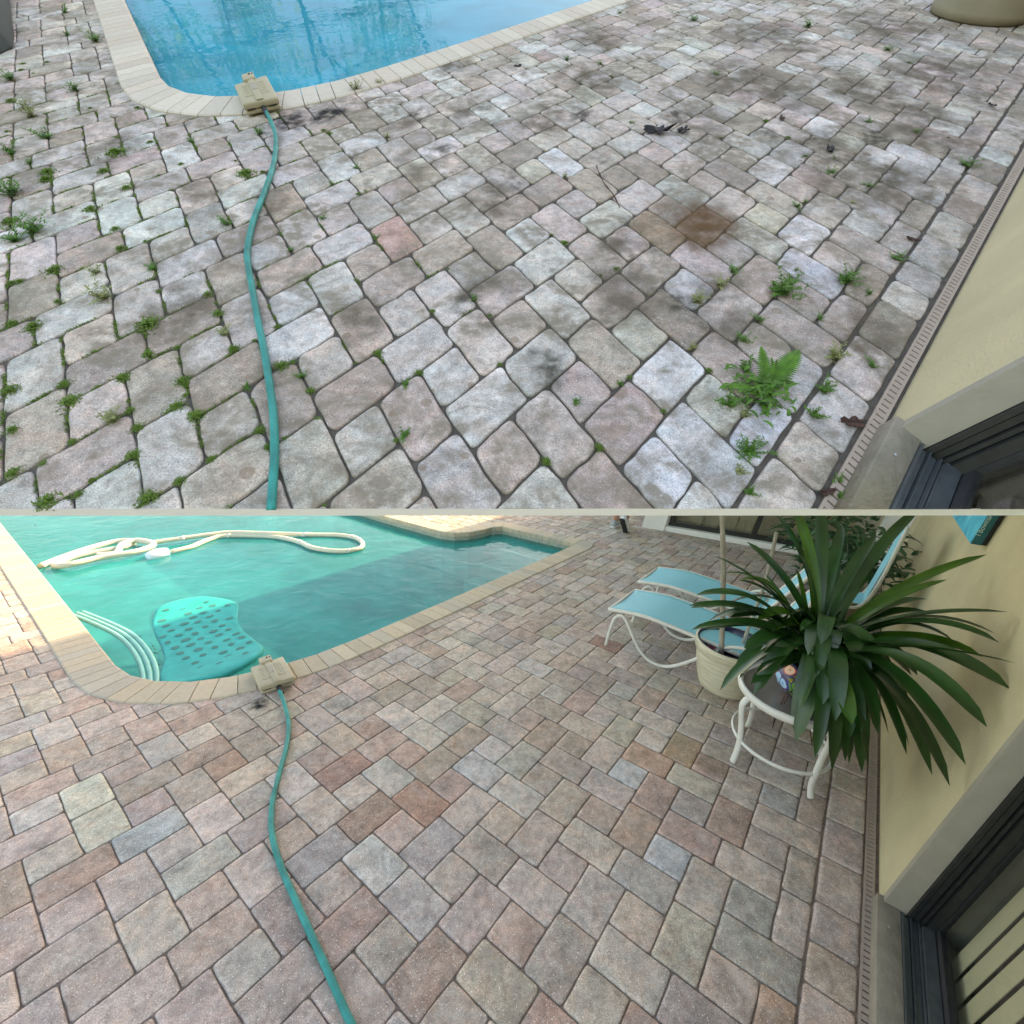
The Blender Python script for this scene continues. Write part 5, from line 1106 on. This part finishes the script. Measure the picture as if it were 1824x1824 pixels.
# planter at the far right corner and the curb of the bed behind it
c0 = UPP.P(2.4, 62.3); t = thing('round_planter', c0, 'large round tan planter at the top right corner of the weedy pavers', 'planter')
Xp = UPP.a.normalized(); Yp = UPP.n.cross(Xp).normalized(); Zp = (UPP.w.normalized()*.75+UPP.n*.25).normalized()
mb = MB(); mb.lathe(c0, [(.29,0),(.305,.01),(.315,.05),(.30,.07),(.33,.22),(.36,.42),(.38,.45),(.36,.46),(.34,.40),(.001,.38)], 48, Xp*1.0, Yp*1.0, Zp); mb.build('body', MT['pottan'], t, smooth=True)
mb = MB(); mb.lathe(c0+Zp*.37, [(.335,.0),(.2,.02),(.001,.03)], 30, Xp, Yp, Zp, cap0=False); mb.build('soil', MT['soil'], t)
mb = MB(); mb.fbox(UPP, 3.8, 9.0, 65.6, 67.2, 0, .9); o = mb.build('bed_curb', MT['trim'], None, UPP.P(4,66)); bevel(o, .01, 2); tag(o, 'pale curb edging the dark plant bed behind the tan planter', 'curb')
mb = MB(); mb.fbox(UPP, -1, 12, 67.2, 80, 0, .3); o = mb.build('bed_soil', MT['soil']); o['kind'] = 'structure'
c0 = UPP.P(5, 70, .3); t = thing('bed_plant', c0, 'dark grassy plant in the bed behind the pale curb', 'plant'); rr = random.Random(3); mb = MB()
for k in range(60):
    an = rr.uniform(0, 6.28); p = UPP.P(5+rr.uniform(-3,5), 70+rr.uniform(-2,4), .3); d = UPP.rot @ Vector((math.cos(an), math.sin(an), 0)); leafy(mb, p, d, rr.uniform(.1,.3), .01, UPP.n, rr.uniform(.2,.8))
link('foliage', mb.v, mb.f, MT['lily'], t)
# dark grey-green thing at the top left: foot of a weighted base
mb = MB(); pts = [(-54.0,-22.0),(-57,-21.9),(-63,-22.2),(-74,-22.6),(-74,-27),(-54,-27),(-52.6,-23.4)]
n = len(pts); V = [UPP.P(a, b, 0, .0) for a, b in pts]+[UPP.P(a-.5, b-.4, 0, .09) for a, b in pts]
mb.add(V, [tuple(reversed(range(n))), tuple(range(n, 2*n))]+[(i,(i+1)%n,n+(i+1)%n,n+i) for i in range(n)])
o = mb.build('folded_cover', MT['darkgreen'], None, UPP.P(-60,-23)); bevel(o, .02, 3); tag(o, 'grey green folded cover at the top left corner of the weedy pavers', 'cover')
# skimmer mouth caps on the pool wall/floor and pool cage posts beyond the blue pool (seen mirrored in it)
mb = MB(); mb.lathe(UPP.P(-60,-12.0,0,-.10), [(.03,0),(.03,.004),(.001,.005)], 16, UPP.a.normalized(), UPP.n, UPP.b.normalized()); o = mb.build('return_fitting', MT['black'], None, UPP.P(-60,-12)); tag(o, 'small black return fitting in the left wall of the blue pool', 'pool fitting')
CG = thing('pool_cage', UPP.P(-60, 30), 'dark bronze screen cage frame beyond the blue pool, mirrored in its water', 'pool cage')
def beam(p, q, r, nm): mb = MB(); mb.tube([p, q], r, 4, up=UPP.n); mb.build(nm, MT['bronze'], CG)
CAGE_A = -118.0
for b in (-34,-8,18,46): beam(UPP.P(CAGE_A, b), UPP.P(CAGE_A+18, b+14, 0, 3.4), .028, 'post')
for h_ in (1.1, 2.4): beam(UPP.P(CAGE_A, -50, 0, h_), UPP.P(CAGE_A, 90, 0, h_), .03, 'rail')
def tree(base, hgt, spread, m_, label, seed, up, n=2600, leafsz=.05):
    r = random.Random(seed); t = thing('tree', base, label, 'tree', 'trees beyond the pool cage')
    rot = up.to_track_quat('Z', 'Y').to_matrix()
    mb = MB(); tp_ = [base, base+up*hgt*.25+rot@Vector((.05,.03,0)), base+up*hgt*.5, base+up*hgt*.75]; mb.tube(smooth_path(tp_, 4), lambda s: .035*(1-.7*s)*hgt/3, 8)
    for k in range(6):
        an = k*1.05+r.random(); p = base+up*hgt*(.3+.07*k); mb.tube([p, p+rot@Vector((math.cos(an)*spread*.4, math.sin(an)*spread*.4, hgt*.12)), p+rot@Vector((math.cos(an)*spread*.75, math.sin(an)*spread*.75, hgt*.2))], lambda s: .03*(1-.6*s), 6)
    mb.build('trunk', MT['wood'], t)
    cl = [(Vector((r.gauss(0,.45)*spread, r.gauss(0,.45)*spread, hgt*(.35+.6*r.random()))), r.uniform(.22,.5)*spread) for _ in range(16)]
    V = []; Fc = []
    for k in range(n):
        c, rad = cl[int(r.random()*len(cl))]; d = Vector((r.gauss(0,1), r.gauss(0,1), r.gauss(0,.8))).normalized()*rad*r.random()**.4
        p = base+rot@(c+d); x = Vector((r.gauss(0,1), r.gauss(0,1), r.gauss(0,1))).normalized(); y = x.orthogonal().normalized(); s = leafsz*r.uniform(.6,1.5)
        q = len(V); V += [p-x*s, p+y*s*.5, p+x*s, p-y*s*.5]; Fc.append((q,q+1,q+2,q+3))
    link('crown', V, Fc, m_, t)
TR = [(-128,-34,3.0,'left-most'),(-126,-14,4.2,'second'),(-130,6,2.6,'third'),(-127,24,4.6,'fourth'),(-124,46,3.6,'fifth')]
for i, (a, b, hg, nm) in enumerate(TR):
    tree(UPP.P(a, b), hg, 1.7, MT['greentree2' if i % 2 else 'greentree'], f'{nm} tree behind the pool cage, mirrored in the blue pool', 40+i, UPP.n)
